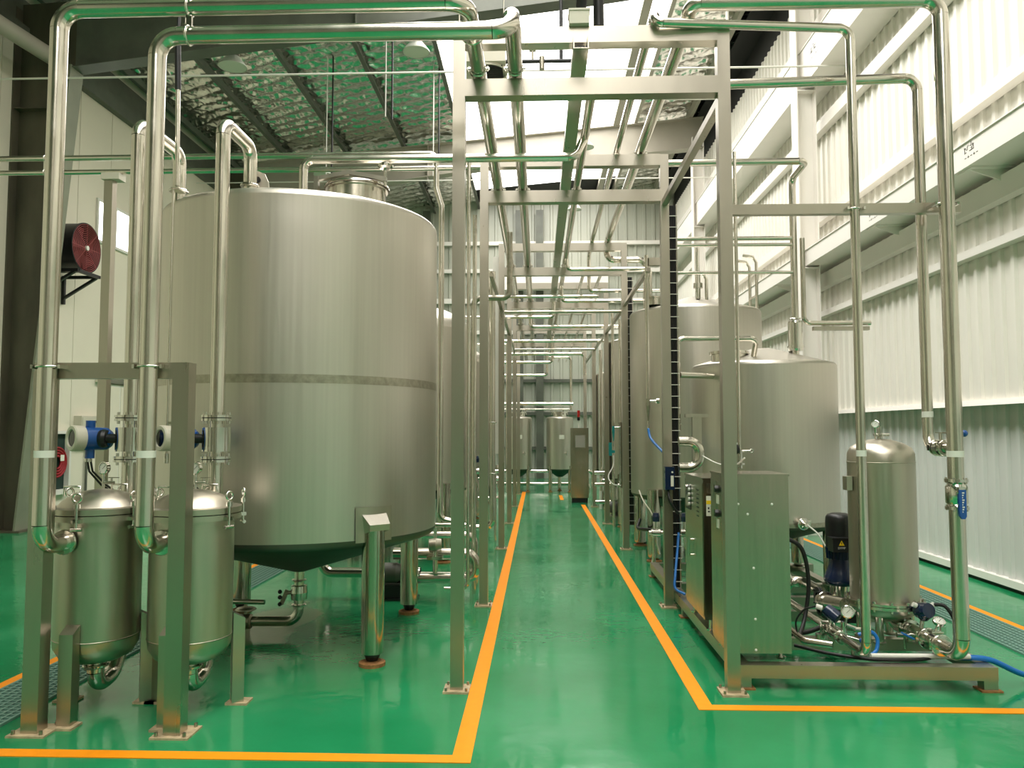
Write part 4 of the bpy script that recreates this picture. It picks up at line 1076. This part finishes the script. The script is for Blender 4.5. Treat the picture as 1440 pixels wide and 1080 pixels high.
# ---- cable ladders, boxes, air drops
def cable_ladder(label, x, y, z0, z1):
    t = thing('cable_ladder', label, 'cable ladder', (x, y, z0))
    for dx in (-.034, .034): MB().box(x+dx-.003, y-.02, z0, x+dx+.003, y+.02, z1).build('stile', 'weld', t)
    z = z0 + .05
    first = None
    while z < z1:
        if first is None: first = MB().box(x-.042, y-.026, z, x+.042, y-.02, z+.006).build('rung', 'white_plastic', t); f0 = z
        else:
            o = first.copy(); COL.objects.link(o); o.parent = t; o.location.z = z - f0
        z += .1
    for k in range(4):
        MB().cyl((x-.022+.014*k, y-.004, z0), (x-.022+.014*k, y-.004, z1), .0075, n=6).build('cable', 'black', t)
    return t
cable_ladder('vertical cable ladder full of black cables behind the second upright', 1.195, 6.84, .15, 3.5)
cable_ladder('vertical cable ladder full of black cables behind the third upright', 1.195, 10.06, .3, 3.5)
sb = thing('switch_box', 'dark grey blue switch box strapped to the second upright', 'box', (1.12, 6.69, 1.0))
MB().box(1.075, 6.66, 1.0, 1.155, 6.72, 1.195).build('box', 'blue_dark', sb)
MB().box(1.122, 6.656, 1.03, 1.146, 6.66, 1.12).build('label_plate', 'paper', sb)
MB().cyl((1.135, 6.66, 1.15), (1.135, 6.65, 1.15), .008, n=10).build('indicator', 'white_plastic', sb)
cable('box_cable', 'black cable sagging below the grey blue switch box', [(1.105, 6.70, 1.0), (1.11, 6.66, .92), (1.15, 6.66, .84), (1.19, 6.70, .80)], .012)
def air_drop(label, x, y, zt, zb, m):
    t = thing('air_drop', label, 'pipe', (x, y, zb))
    MB().cyl((x, y, zb+.22), (x, y, zt), .02, n=12).build('tube', 'pipe', t)
    MB().lathe((x, y, zb), [(.008, .0), (.012, .05), (.022, .15), (.02, .22)], n=12).build('reducer', m, t)
    MB().cyl((x, y, zb-.08), (x, y, zb), .009, n=8).build('hose_barb', 'clamp', t)
    MB().cyl((x, y, zb+.20), (x+.08, y-.01, zb+.20), .012, n=8).cyl((x+.08, y-.01, zb+.20), (x+.11, y-.01, zb+.20), .028, n=14).build('standoff_clamp', 'clamp', t)
air_drop('slim stainless air drop with blue hose before second tank', 1.10, 7.82, 3.28, 1.60, 'weld')
single('pipe_bracket', 'short square bar holding the air drop off the side rail', 'bracket', MB().box(1.12, 7.79, 3.17, 1.32, 7.85, 3.25), 'post')
cable('air_hose', 'blue air hose swooping from air drop to the cable ladder', [(1.10, 7.82, 1.52), (1.11, 7.7, 1.42), (1.15, 7.2, 1.30), (1.2, 6.98, 1.22), (1.215, 6.90, 1.05), (1.21, 6.90, .7), (1.20, 6.9, .35)], .013, 'blue_hose', 'hose')
cable('air_hose', 'blue air hose coiled at the foot of the cable ladder', [(1.21, 6.82, .62), (1.19, 6.76, .50), (1.14, 6.6, .30), (1.13, 6.55, .20), (1.2, 6.5, .16)], .011, 'blue_hose', 'hose')
air_drop('slim stainless air drop with teal regulator beyond the third upright', 1.09, 11.35, 3.15, 1.35, 'teal')
rg = thing('regulator', 'teal air regulator hanging under the far air drop', 'regulator', (1.07, 11.34, 1.1))
MB().box(1.02, 11.31, 1.14, 1.065, 11.36, 1.33).build('bowl', 'teal', rg)
MB().box(1.065, 11.32, 1.18, 1.11, 11.35, 1.22).build('valve_lever', 'teal', rg)
cable('air_hose', 'pale thin hose hanging below the teal regulator', [(1.09, 11.34, 1.15), (1.08, 11.3, 1.0), (1.0, 11.2, .85), (1.05, 11.1, .75), (1.2, 11.1, .72)], .008, 'white_plastic', 'hose')

# ---- far tanks on the corrugated wall side
L4 = lambda d: [(-d,-d),(d,-d),(-d,d),(d,d)]
t2 = upright_tank('storage_tank', 'tall stainless tank with a ladder hoop behind the second upright', 1.95, 9.7, .80, .74, 2.93, 3.16, L4(.62), .075)
for dx in (-.1, .12):
    for z in (2.95, 3.2):
        pass
MB().cyl((1.92, 9.3, 3.08), (1.92, 9.3, 3.38), .03, n=12).lathe((1.92, 9.3, 3.24), [(.03,-.03),(.055,-.03),(.055,.03),(.03,.03)], n=16).cyl((1.92, 9.3, 3.38), (1.92, 9.3, 3.7), .022, n=10).build('vent_valve', 'clamp', t2)
MB().sweep([Vector(p) for p in ((2.02, 9.3, 3.07), (2.02, 9.3, 3.32), (2.0, 9.3, 3.36), (1.97, 9.3, 3.37))], .02, 10).build('breather', 'pipe', t2)
for y in (9.05, 9.35): MB().sweep([Vector(p) for p in ((2.66, y+.4, 2.4), (2.66, y+.4, 3.55), (2.62, y+.4, 3.62), (2.5, y+.4, 3.64))], .018, 10).build('ladder_rail', 'pipe', t2)
for z in (2.55, 2.85, 3.15, 3.45): MB().cyl((2.66, 9.45, z), (2.66, 9.75, z), .012, n=8).build('ladder_rung', 'pipe', t2)
MB().lathe((1.4, 9.3, 3.0), [(.12, 0), (.12, .08), (.14, .08), (.14, .1), (0, .12)], n=24).build('manhole', 'pipe', t2)
t3 = upright_tank('storage_tank', 'tall stainless tank half hidden behind the third upright', 1.93, 12.9, .80, .74, 2.93, 3.16, L4(.62), .07)
t4 = upright_tank('storage_tank', 'tall stainless tank behind the fourth upright beyond the beacon cabinet', 1.93, 15.6, .78, .74, 2.6, 2.85, L4(.6), .07)
# far tanks on the fan wall side
l2 = upright_tank('storage_tank', 'domed stainless tank standing right behind the huge tank', -1.77, 9.6, .93, .82, 2.72, 3.08, L4(.68), .08, dome=True)
l3 = upright_tank('storage_tank', 'domed stainless tank third in the row behind the huge tank', -1.73, 12.7, .88, .82, 2.6, 2.95, L4(.64), .08, dome=True)
l4 = upright_tank('storage_tank', 'domed stainless tank fourth in the row behind the huge tank', -1.66, 15.6, .80, .82, 2.4, 2.7, L4(.58), .07, dome=True)
for cx, lab in ((.53, 'small stainless tank with bolted manhole at the far end of the aisle'), (-.50, 'small stainless tank beside the far end of the orange aisle line')):
    b = upright_tank('buffer_tank', lab, cx, 19.4, .335, .56, 1.80, 1.87, [(-.24,-.2),(.24,-.2),(0,.3)], .045, cone=.2, n=36)
    MB().lathe((cx, 19.4, 0), [(.17, 1.85), (.17, 1.94), (.2, 1.94), (.2, 1.97), (0, 1.99)], n=24).build('manhole', 'clamp', b)
    for k in range(6):
        a = k*PI/3; MB().cyl((cx+.19*math.cos(a), 19.4+.19*math.sin(a), 1.9), (cx+.19*math.cos(a), 19.4+.19*math.sin(a), 2.03), .014, n=6).build('swing_bolt', 'clamp', b)
    MB().box(cx-.02, 19.055, 1.30, cx+.1, 19.07, 1.40).build('name_plate', 'paper', b)
    MB().cyl((cx+.14, 19.1, .95), (cx+.16, 18.98, .95), .025, n=10).cyl((cx+.16, 18.98, .90), (cx+.16, 18.98, 1.0), .016, n=8).build('sample_valve', 'clamp', b)
    MB().cyl((cx, 19.4, .1), (cx, 19.4, .38), .03, n=10).build('outlet', 'pipe', b)

# ---- beacon cabinet
bc = thing('beacon_cabinet', 'dark stainless panel cabinet with a screen and red beacon on top', 'cabinet', (.865, 16.5, 0))
MB().box(.68, 16.36, .1, 1.05, 16.66, 1.56).build('body', 'cabinet', bc)
MB().box(.70, 16.38, 0, 1.03, 16.64, .1).build('plinth', 'black_paint', bc)
sc_ = MB().box(.76, 16.345, 1.14, .99, 16.36, 1.42).build('screen_frame', 'clamp', bc)
MB().box(.775, 16.341, 1.155, .975, 16.345, 1.405).build('screen', 'screen', sc_)
MB().cyl((.85, 16.45, 1.56), (.85, 16.45, 1.72), .012, n=8).build('beacon_pole', 'white_plastic', bc)
for k, mm in enumerate(('black_paint', 'red_lamp', 'red_lamp')):
    MB().cyl((.85, 16.45, 1.72+.072*k), (.85, 16.45, 1.788+.072*k), .03, n=14).build('beacon_lamp', mm, bc)

# ---- cross pipes inside the rack
XP = [
    ('slim cross pipe just beyond the third upper crossbeam', [(.345, 9.3, 3.58), (.345, 9.3, 3.45), (1.35, 9.3, 3.45), (1.35, 9.3, 3.1)], .024),
    ('thick looped cross pipe dropping onto the second tank', [(.91, 9.85, 3.975), (.91, 10.15, 3.975), (.91, 10.15, 3.75), (1.42, 10.15, 3.75), (1.42, 10.15, 3.1)], .042),
    ('slim cross pipe reaching the second tank from above', [(.70, 9.9, 3.95), (.70, 10.6, 3.90), (.70, 10.6, 3.42), (1.9, 10.6, 3.42)], .024),
    ('thin cross pipe over the middle of the rack', [(-.42, 10.9, 3.40), (.85, 10.9, 3.40)], .020),
    ('cross pipe with an upturned end in the middle of the rack', [(.345, 11.3, 3.62), (.345, 11.3, 3.40), (1.6, 11.3, 3.40)], .026),
    ('cross pipe just before the fourth crossbeam', [(-1.2, 12.2, 3.30), (.25, 12.2, 3.30), (.25, 12.2, 3.55)], .026),
    ('cross pipe just beyond the fourth crossbeam', [(-.135, 13.2, 3.60), (-.135, 13.2, 3.28), (1.5, 13.2, 3.28)], .028),
    ('pale cross pipe midway between fourth and fifth crossbeams', [(-.9, 14.2, 3.15), (1.2, 14.2, 3.15)], .030),
    ('cross pipe with a drop close to fifth crossbeam', [(-.9, 15.1, 3.0), (.9, 15.1, 3.0), (.9, 15.1, 2.6)], .030),
    ('cross pipe near the far end with one elbow', [(-1.4, 16.4, 2.95), (.3, 16.4, 2.95), (.3, 16.4, 3.5)], .032),
    ('low cross pipe near the far end of the rack', [(-1.4, 17.4, 2.75), (.2, 17.4, 2.75), (.2, 17.4, 3.5)], .030),
    ('long pale header pipe above the small far tanks', [(-1.3, 19.0, 2.16), (.85, 19.0, 2.16)], .042),
    ('thin pale header pipe just under the long far header', [(-1.0, 19.1, 2.03), (.8, 19.1, 2.03)], .018),
    ('low pipe along the far wall between small tanks', [(-1.4, 20.2, 0), (-1.4, 20.2, .46), (1.4, 20.2, .46), (1.4, 20.2, 0)], .045),
    ('lowest pipe along the far wall near the floor', [(-1.3, 20.1, 0), (-1.3, 20.1, .14), (1.3, 20.1, .14), (1.3, 20.1, 0)], .045),
]
for lab, pts, r in XP:
    pipe('cross_pipe', lab, pts, r, min(.1, r*2.6), group='pipes crossing the rack', parts=len(pts) > 2 and pts[0][1] < 14)
for x, lab in ((.62, 'extra slim pipe running along the far half of the rack'), (.86, 'extra slim pipe by the side rail in the far half of rack')):
    pipe('rack_pipe', lab, [(x, 10.4, 3.645), (x, 24.0, 3.645)], .022, parts=False)
pipe('far_drop_pipe', 'stainless drop pipe rising in front of far wall beside small tank', [(.80, 19.0, 2.0), (.80, 19.0, 3.3), (.2, 19.0, 3.3)], .03, .08, parts=False)

# ---- pipework behind the huge tank, fan wall side of the rack
hp1 = pipe('header_pipe', 'upper of two long slim pipes crossing behind the huge tank', [(-7.9, 6.95, 4.04), (-.93, 6.95, 4.04), (-.93, 6.95, 3.72), (-.88, 6.95, 3.55), (-.88, 6.95, .72), (-.70, 6.95, .68)], .026, .07)
hp2 = pipe('header_pipe', 'lower of two long slim pipes crossing behind the huge tank', [(-7.9, 6.95, 3.905), (1.0, 6.95, 3.905)], .024, parts=False)
sp = thing('pipe_stanchion', 'square steel stanchion holding two long slim pipes before the cream wall', 'post', (-3.97, 6.95, 0))
MB().box(-4.01, 6.91, .01, -3.93, 6.99, 3.82).build('post', 'post', sp)
MB().box(-4.03, 6.89, 3.82, -3.86, 7.01, 3.88).build('head_plate', 'grey_box', sp)
MB().box(-4.05, 6.87, 0, -3.89, 7.03, .01).build('base_plate', 'plate', sp)
for x in (-4.6, -2.94):
    hs = thing('pipe_hanger', 'hanger strap joining two long slim pipes, %s' % ('near the cream wall' if x < -4 else 'near the huge tank'), 'hanger', (x, 6.95, 3.88))
    MB().box(x-.012, 6.945, 3.935, x+.012, 6.955, 4.01).torus((x, 6.95, 4.04), (1,0,0), .029, .005, 14, 6).torus((x, 6.95, 3.905), (1,0,0), .027, .005, 14, 6).build('strap', 'clamp', hs)
tp = pipe('tank_pipe', 'stainless pipe from a lid nozzle of the huge tank toward the rack', [(-1.71, 5.5, 3.13), (-1.71, 5.5, 3.475), (.27, 5.5, 3.475), (.345, 5.62, 3.655)], .031, .07, clamps=[((-1.71, 5.5, 3.22), (0,0,1))])
MB().bar((-1.73, 5.45, 3.20), (-1.86, 5.42, 3.21), .02, .01).build('blue_lever', 'blue', tp)
pipe('riser_pipe', 'slim black sleeved riser behind the second upright on tank side', [(-.80, 6.62, .17), (-.60, 6.62, .17), (-.60, 6.62, 3.9)], .016, .06, m='pipe')
pipe('riser_pipe', 'slim stainless riser just behind the black sleeved one', [(-.60, 7.25, 0), (-.60, 7.25, 3.55)], .020, parts=False)
pipe('return_pipe', 'thick stainless pipe turning back low behind the huge tank', [(-1.55, 7.0, .19), (-.57, 7.0, .19), (-.57, 7.0, .40), (-1.3, 7.0, .40)], .052, .09, clamps=[((-.63, 7.0, .19), (1,0,0))])
pipe('return_pipe', 'thinner stainless pipe above the low return pipe', [(-1.6, 7.6, 0), (-1.6, 7.6, .49), (-.62, 7.6, .49), (-.62, 7.6, 0)], .034, parts=False)
pipe('return_pipe', 'short stainless stub pipe high beside the steel blue valve', [(-.93, 6.93, .665), (-.62, 6.93, .665)], .020, parts=False)
lvv = thing('motor_valve', 'steel blue valve actuator beside the foot of huge tank', 'valve', (-.92, 6.95, .25))
MB().lathe((-.92, 6.93, .49), [(0,-.06),(.05,-.055),(.06,0),(.05,.055),(0,.06)], (1,.2,0), 18).build('actuator', 'weld', lvv)
MB().cyl((-.92, 6.95, .24), (-.92, 6.95, .44), .022, n=12).box(-.99, 6.9, .36, -.85, 7.0, .39).cyl((-.92, 6.95, .54), (-.92, 6.95, .64), .016, n=10).build('stem', 'clamp', lvv)
pm = thing('transfer_pump', 'small centrifugal pump half hidden behind a leg of huge tank', 'pump', (-1.08, 7.0, 0))
MB().lathe((-1.22, 7.0, .23), [(0, 0), (.10, .005), (.11, .03), (.11, .07), (.06, .09), (.05, .16)], (1,0,0), 24).build('volute', 'clamp', pm)
MB().lathe((-1.32, 7.0, .23), [(0,-.22), (.08,-.21), (.09,-.18), (.09, .05), (.07,.10)], (1,0,0), 24).build('motor', 'grey_steel', pm)
MB().box(-1.42, 6.93, .02, -1.10, 7.07, .13).box(-1.44, 6.9, 0, -1.08, 7.1, .02).build('pedestal', 'black_paint', pm)
pipe('suction_pipe', 'stainless suction elbow rising behind the drain of huge tank', [(-1.55, 7.0, .23), (-1.95, 7.0, .23), (-1.95, 7.0, .45)], .045, .1, parts=False)
pipe('riser_pipe', 'thick stainless riser with foot elbow behind the second upright', [(-.95, 9.15, .37), (-.545, 9.15, .37), (-.545, 9.15, 3.4)], .036, .09, clamps=[((-.545, 9.15, 1.0), (0,0,1)), ((-.545, 9.15, 1.6), (0,0,1))])
pipe('riser_pipe', 'slim stainless riser with small valves before the third upright', [(-.56, 8.6, .9), (-.56, 8.6, 3.3)], .018, clamps=[((-.56, 8.6, 1.2), (0,0,1)), ((-.56, 8.6, 2.0), (0,0,1))])
pipe('riser_pipe', 'stainless riser between third and fourth uprights on tank side', [(-.9, 11.6, .5), (-.55, 11.6, .5), (-.55, 11.6, 3.3)], .03, .08, clamps=[((-.55, 11.6, 1.15), (0,0,1))])
pipe('riser_pipe', 'stainless riser between fourth and fifth uprights on tank side', [(-.56, 14.1, .4), (-.56, 14.1, 3.1)], .03, parts=False)
single('trunking', 'pale perforated cable trunking standing behind the third upright', 'trunking', MB().box(-.60, 10.12, 1.2, -.52, 10.2, 3.8), 'white_plastic')
pipe('riser_pipe', 'stainless riser with valve beyond the third upright on skid side', [(1.25, 11.8, .3), (1.25, 11.8, 3.2)], .03, parts=False)
pipe('riser_pipe', 'stainless riser beside beacon cabinet', [(1.16, 14.4, .4), (1.16, 14.4, 3.0)], .035, parts=False)
for k, (z, lab) in enumerate(((.75, 'upper of the low stub pipes at foot of far tanks on skid side'), (.55, 'middle of the low stub pipes at foot of far tanks on skid side'), (.25, 'lowest of the low stub pipes at foot of far tanks on skid side'))):
    pipe('stub_pipe', lab, [(1.0, 14.0-.1*k, z), (1.5, 14.0-.1*k, z)], .035, parts=False)
single('far_cabinet', 'narrow dark stainless cabinet behind the third upright', 'cabinet', MB().box(1.16, 11.0, .7, 1.36, 11.25, 1.6).box(1.15, 10.99, 1.6, 1.37, 11.26, 1.62), 'cabinet')

# ---- small valve manifolds and hoses at the foot of the far tanks
def manifold(label, x0, x1, y, z, n, r=.026):
    t = thing('valve_manifold', label, 'valve', ((x0+x1)/2, y, 0))
    MB().cyl((x0, y, z), (x1, y, z), r, n=12).build('header', 'pipe', t)
    for x in (x0 + .05, x1 - .05):
        MB().cyl((x, y, 0), (x, y, z), r*.7, n=10).build('leg', 'pipe', t)
    for k in range(n):
        x = x0 + (x1-x0)*(k+.5)/n
        clamp_mb((x-.05, y, z), (1,0,0), r).build('clamp', 'clamp', t)
        v = MB().lathe((x, y, z), [(r, -.05), (r*1.7, -.04), (r*1.7, .04), (r, .05)], (1,0,0), 14).cyl((x, y, z), (x, y, z+.13), r*.6, n=10).build('valve_body', 'clamp', t)
        MB().lathe((x, y, z+.12), [(0,0),(r*1.5,0),(r*1.6,.05),(r*1.2,.09),(0,.095)], n=14).build('actuator', 'weld' if k % 2 else 'blue_dark', v)
        MB().sweep([Vector((x, y-.01, z-.02)), Vector((x, y-.02, z-.12)), Vector((x+.03, y-.02, max(.02, z-.22)))], r*.5, 8).build('drain_tail', 'pipe', t)
manifold('valve manifold at foot of the second tank before the third upright', 1.17, 1.62, 8.35, .42, 3)
manifold('valve manifold at foot of third tank beyond the third upright', 1.17, 1.70, 11.55, .70, 3)
manifold('valve manifold between the fourth and fifth uprights on skid side', 1.17, 1.70, 14.3, .60, 2)
manifold('valve manifold on tank side just past the third upright', -.95, -.54, 10.6, .95, 2)
manifold('valve manifold on tank side just before the fourth upright', -.95, -.54, 12.3, .75, 2)
cable('drain_hose', 'black hose slumped below the third tank', [(1.25, 11.2, .75), (1.22, 11.0, .55), (1.3, 10.8, .32), (1.36, 10.6, .12), (1.4, 10.4, .03)], .03, cat='hose')
cable('drain_hose', 'black hose lying low beside the second tank', [(1.20, 9.3, .45), (1.15, 9.1, .38), (1.2, 8.8, .40), (1.35, 8.5, .42)], .02, cat='hose')
cable('signal_cable', 'yellowish cable hanging down between second and third uprights on skid side', [(1.18, 9.2, .80), (1.2, 9.0, .70), (1.3, 8.9, .5), (1.28, 8.85, .1), (1.26, 8.8, .02)], .008, 'grey_box')
pipe('riser_pipe', 'paired slim riser nearest the second upright on tank side', [(-.56, 7.55, 0), (-.56, 7.55, 3.5)], .016, clamps=[((-.56, 7.55, .75), (0,0,1)), ((-.56, 7.55, 1.25), (0,0,1)), ((-.56, 7.55, 1.7), (0,0,1))])
pipe('riser_pipe', 'dark sleeved riser between second and third uprights on tank side', [(-.68, 8.1, 0), (-.68, 8.1, 2.9), (-.3, 8.1, 2.9), (-.3, 8.1, 3.6)], .03, .08, m='weld')
pipe('riser_pipe', 'slim riser with elbow top just before the fifth upright on tank side', [(-.55, 15.2, 0), (-.55, 15.2, 3.2), (-1.2, 15.2, 3.2)], .025, .07, parts=False)
pipe('riser_pipe', 'slim riser just before fourth upright on skid side', [(1.18, 12.3, 0), (1.18, 12.3, 3.4)], .022, clamps=[((1.18, 12.3, 1.5), (0,0,1)), ((1.18, 12.3, 2.0), (0,0,1))])
pipe('riser_pipe', 'white jacketed riser near fifth upright on skid side', [(1.2, 15.1, 0), (1.2, 15.1, 3.3)], .03, m='white_plastic', parts=False)
pw = thing('pump_skid', 'low pump skid with stub pipes beyond fourth upright on skid side', 'pump', (1.35, 13.4, 0))
MB().box(1.16, 13.2, 0, 1.6, 13.6, .06).build('base', 'post', pw)
MB().lathe((1.35, 13.4, .2), [(0,-.16),(.09,-.15),(.1,-.1),(.1,.1),(.07,.14),(.11,.15),(.11,.2),(0,.21)], (1,0,0), 20).build('motor', 'grey_steel', pw)
MB().box(1.25, 13.34, .06, 1.45, 13.46, .12).build('pedestal', 'black_paint', pw)

# ================================================================== ON THE FAN WALL
fn = thing('wall_fan', 'black drum wall fan with red grille on a bracket high on cream wall', 'fan', (-7.7, 12.35, 3.8))
fc = Vector((-7.42, 12.35, 4.5)); FRd = .40
MB().lathe(fc, [(FRd, -.55), (FRd, 0), (FRd+.012, 0), (FRd+.012, -.03)], (1, 0, 0), 40).lathe(fc, [(FRd-.015, 0), (FRd-.015, -.5), (0, -.5)], (1, 0, 0), 40).build('drum', 'black_paint', fn)
gr = MB()
for k in range(1, 14): gr.torus(fc, (1,0,0), FRd*k/13.5, .006, 40, 4)
for k in range(8):
    a = 2*PI*k/8; gr.bar(fc, fc + Vector((0, math.cos(a), math.sin(a)))*FRd, .006, .006)
gr.build('grille', 'red_wire', fn)
hub = MB().cyl(fc + Vector((-.01,0,0)), fc + Vector((.02,0,0)), .04, n=16).build('hub_cap', 'white_plastic', fn)
for k in range(5):
    a = 2*PI*k/5
    d0 = Vector((0, math.cos(a), math.sin(a))); d1 = Vector((0, math.cos(a+.75), math.sin(a+.75))); b = fc + Vector((-.12,0,0))
    MB().add([b + d0*.06, b + d0*.36, b + d1*.36 + Vector((.07,0,0)), b + d1*.06 + Vector((.07,0,0))], [(0,1,2,3)]).build('blade', 'red', fn)
for y in (12.05, 12.65):
    MB().box(-8.0, y-.025, 3.62, -7.95, y+.025, 4.10).box(-7.95, y-.025, 4.05, -7.36, y+.025, 4.10).bar((-7.97, y, 3.72), (-7.42, y, 4.06), .05, .04).build('bracket', 'black_paint', fn)
MB().box(-7.42, 12.05, 4.05, -7.36, 12.65, 4.10).build('bracket_bar', 'black_paint', fn)
wb = thing('wall_box', 'beige wall control box with three small switches on the cream wall', 'box', (-7.93, 13.45, 1.26))
MB().box(-8.0, 13.10, 1.26, -7.86, 13.82, 1.76).build('box', 'grey_box', wb)
MB().box(-7.86, 13.12, 1.28, -7.85, 13.44, 1.74).build('door', 'grey_box', wb)
for k in range(3): MB().cyl((-7.86, 13.54+.09*k, 1.66), (-7.845, 13.54+.09*k, 1.66), .02, n=10).build('switch', 'black', wb)
single('wall_conduit', 'grey conduit running down from the beige wall box', 'conduit', MB().cyl((-7.96, 13.45, .05), (-7.96, 13.45, 1.26), .022, n=8), 'grey_steel')
hyd = thing('hose_cabinet', 'recessed fire hose cabinet with dark red hose at foot of cream wall', 'cabinet', (-7.95, 12.5, .4))
MB().box(-8.0, 12.1, .45, -7.9, 12.15, 1.5).box(-8.0, 12.85, .45, -7.9, 12.9, 1.5).box(-8.0, 12.15, 1.45, -7.9, 12.85, 1.5).box(-8.0, 12.15, .45, -7.9, 12.85, .53).build('frame', 'white_plastic', hyd)
MB().box(-8.0, 12.15, .53, -7.985, 12.85, 1.45).build('back', 'pit', hyd)
for k in range(4): MB().torus((-7.95, 12.6, .98), (1,0,0), .24-.045*k, .02, 28, 8).build('hose_coil', 'red_hose', hyd)
MB().box(-7.935, 12.66, 1.0, -7.93, 12.76, 1.1).build('tag', 'paper', hyd)

# ================================================================== OVERHEAD
def lamp(label, x, y, z, r):
    t = thing('high_bay_lamp', label, 'lamp', (x, y, z), 'bell lamps under the roof')
    sh = MB().lathe((x, y, z), [(r, 0), (r*.99, .02), (r*.45, r*.75), (r*.42, r*.78)], n=32).build('shade', 'lamp_shade', t)
    MB().lathe((x, y, z), [(r*.97, .005), (0, .012)], n=32).build('lens', 'lamp_glow', sh)
    mb = MB()
    for k in range(14):
        a = 2*PI*k/14; mb.bar((x+r*.36*math.cos(a), y+r*.36*math.sin(a), z+r*.78), (x+r*.36*math.cos(a), y+r*.36*math.sin(a), z+r*1.35), r*.05, r*.16)
    mb.cyl((x, y, z+r*.78), (x, y, z+r*1.3), r*.3, n=14).build('heat_sink', 'weld', t)
    MB().cyl((x, y, z+r*1.3), (x, y, roof(x)+.25), .008, n=6).build('rod', 'weld', t)
lamp('bell lamp below the first rafter nearest the cream wall', -4.85, 11.85, 7.28, .22)
lamp('bell lamp below the first rafter beside the skylight edge', -1.9, 11.75, 7.42, .21)
lamp('bell lamp beyond the huge tank lid under far foil bay', -4.83, 17.0, 7.25, .22)
lamp('bell lamp hanging under the skylight before the far rafter', 1.09, 17.5, 8.0, .20)
lamp('bell lamp hanging beyond the far rafter near the far wall', 1.05, 22.0, 7.85, .2)
vu = thing('ventilation_unit', 'pale boxy ventilation unit with round fan below, hung beneath the skylight', 'ventilation unit', (-.68, 9.1, 5.78))
MB().box(-.98, 8.85, 5.84, -.38, 9.4, 6.14).build('casing', 'grey_box', vu)
MB().lathe((-.6, 9.1, 5.84), [(.22, -.03), (.24, -.03), (.24, 0)], n=28).build('fan_ring', 'grey_box', vu)
mb = MB()
for k in range(9): mb.box(-.8 + .0, 8.93+.04*k, 5.815, -.42, 8.945+.04*k, 5.83)
mb.build('louvre', 'black', vu, 'stuff')
for x in (-.95, -.41): MB().cyl((x, 9.1, 6.14), (x, 9.1, roof(x)+.25), .01, n=6).build('hanger', 'weld', vu)
sp2 = thing('sprinkler_pipe', 'dark threaded pipe with tee and valve seen between the crossbeams', 'pipe', (.1, 9.0, 5.9))
MB().cyl((-.4, 9.0, 5.90), (.52, 9.0, 5.90), .024, n=10).build('tube', 'black_paint', sp2)
MB().cyl((.28, 9.0, 5.90), (.28, 9.0, 8.9), .022, n=10).build('riser', 'black_paint', sp2)
MB().cyl((.05, 9.0, 5.80), (.05, 9.0, 5.95), .034, n=10).cyl((-.06, 9.0, 5.90), (-.06, 9.0, 6.03), .015, n=8).cyl((-.1, 9.0, 6.03), (-.02, 9.0, 6.03), .016, n=8).build('tee_valve', 'weld', sp2)
pipe('sprinkler_line', 'thin white pipe strung across hall under the first rafter', [(-8.02, 10.5, 6.5), (4.38, 10.5, 6.5)], .014, m='white_plastic', parts=False)
pipe('sprinkler_line', 'thin white pipe strung across hall under the far rafter', [(-8.02, 17.6, 7.3), (4.38, 17.6, 7.3)], .014, m='white_plastic', parts=False)
for x, y, z0, z1, lab in ((-2.55, 12.6, 6.75, 8.6, 'pair of thin hanging rods under foil near skylight edge'), (-2.1, 15.2, 6.6, 8.6, 'pair of thin hanging rods under foil deeper in the hall'), (-4.1, 14.6, 6.4, 8.4, 'pair of thin hanging rods over the middle of huge tank')):
    t = thing('hanging_rod', lab, 'rod', (x, y, z0))
    z1 = roof(x) + .27
    MB().cyl((x, y, z0), (x, y, z1), .012, n=6).build('pale_rod', 'white_plastic', t)
    MB().cyl((x+.11, y, z0-.05), (x+.11, y, z1), .016, n=6).build('dark_rod', 'black', t)
single('roof_brace', 'pale round roof brace above the stained column', 'brace', MB().cyl((-7.35, 11.2, 7.15), (-7.75, 8.2, 7.15), .12, n=14), 'pale_steel')
pipe('white_conduit', 'white bent conduit hanging under foil beside the bright wall', [(2.9, 11.6, 9.0), (2.9, 11.6, 6.55), (1.9, 11.6, 6.55)], .022, .06, m='white_plastic', parts=False, cat='conduit')
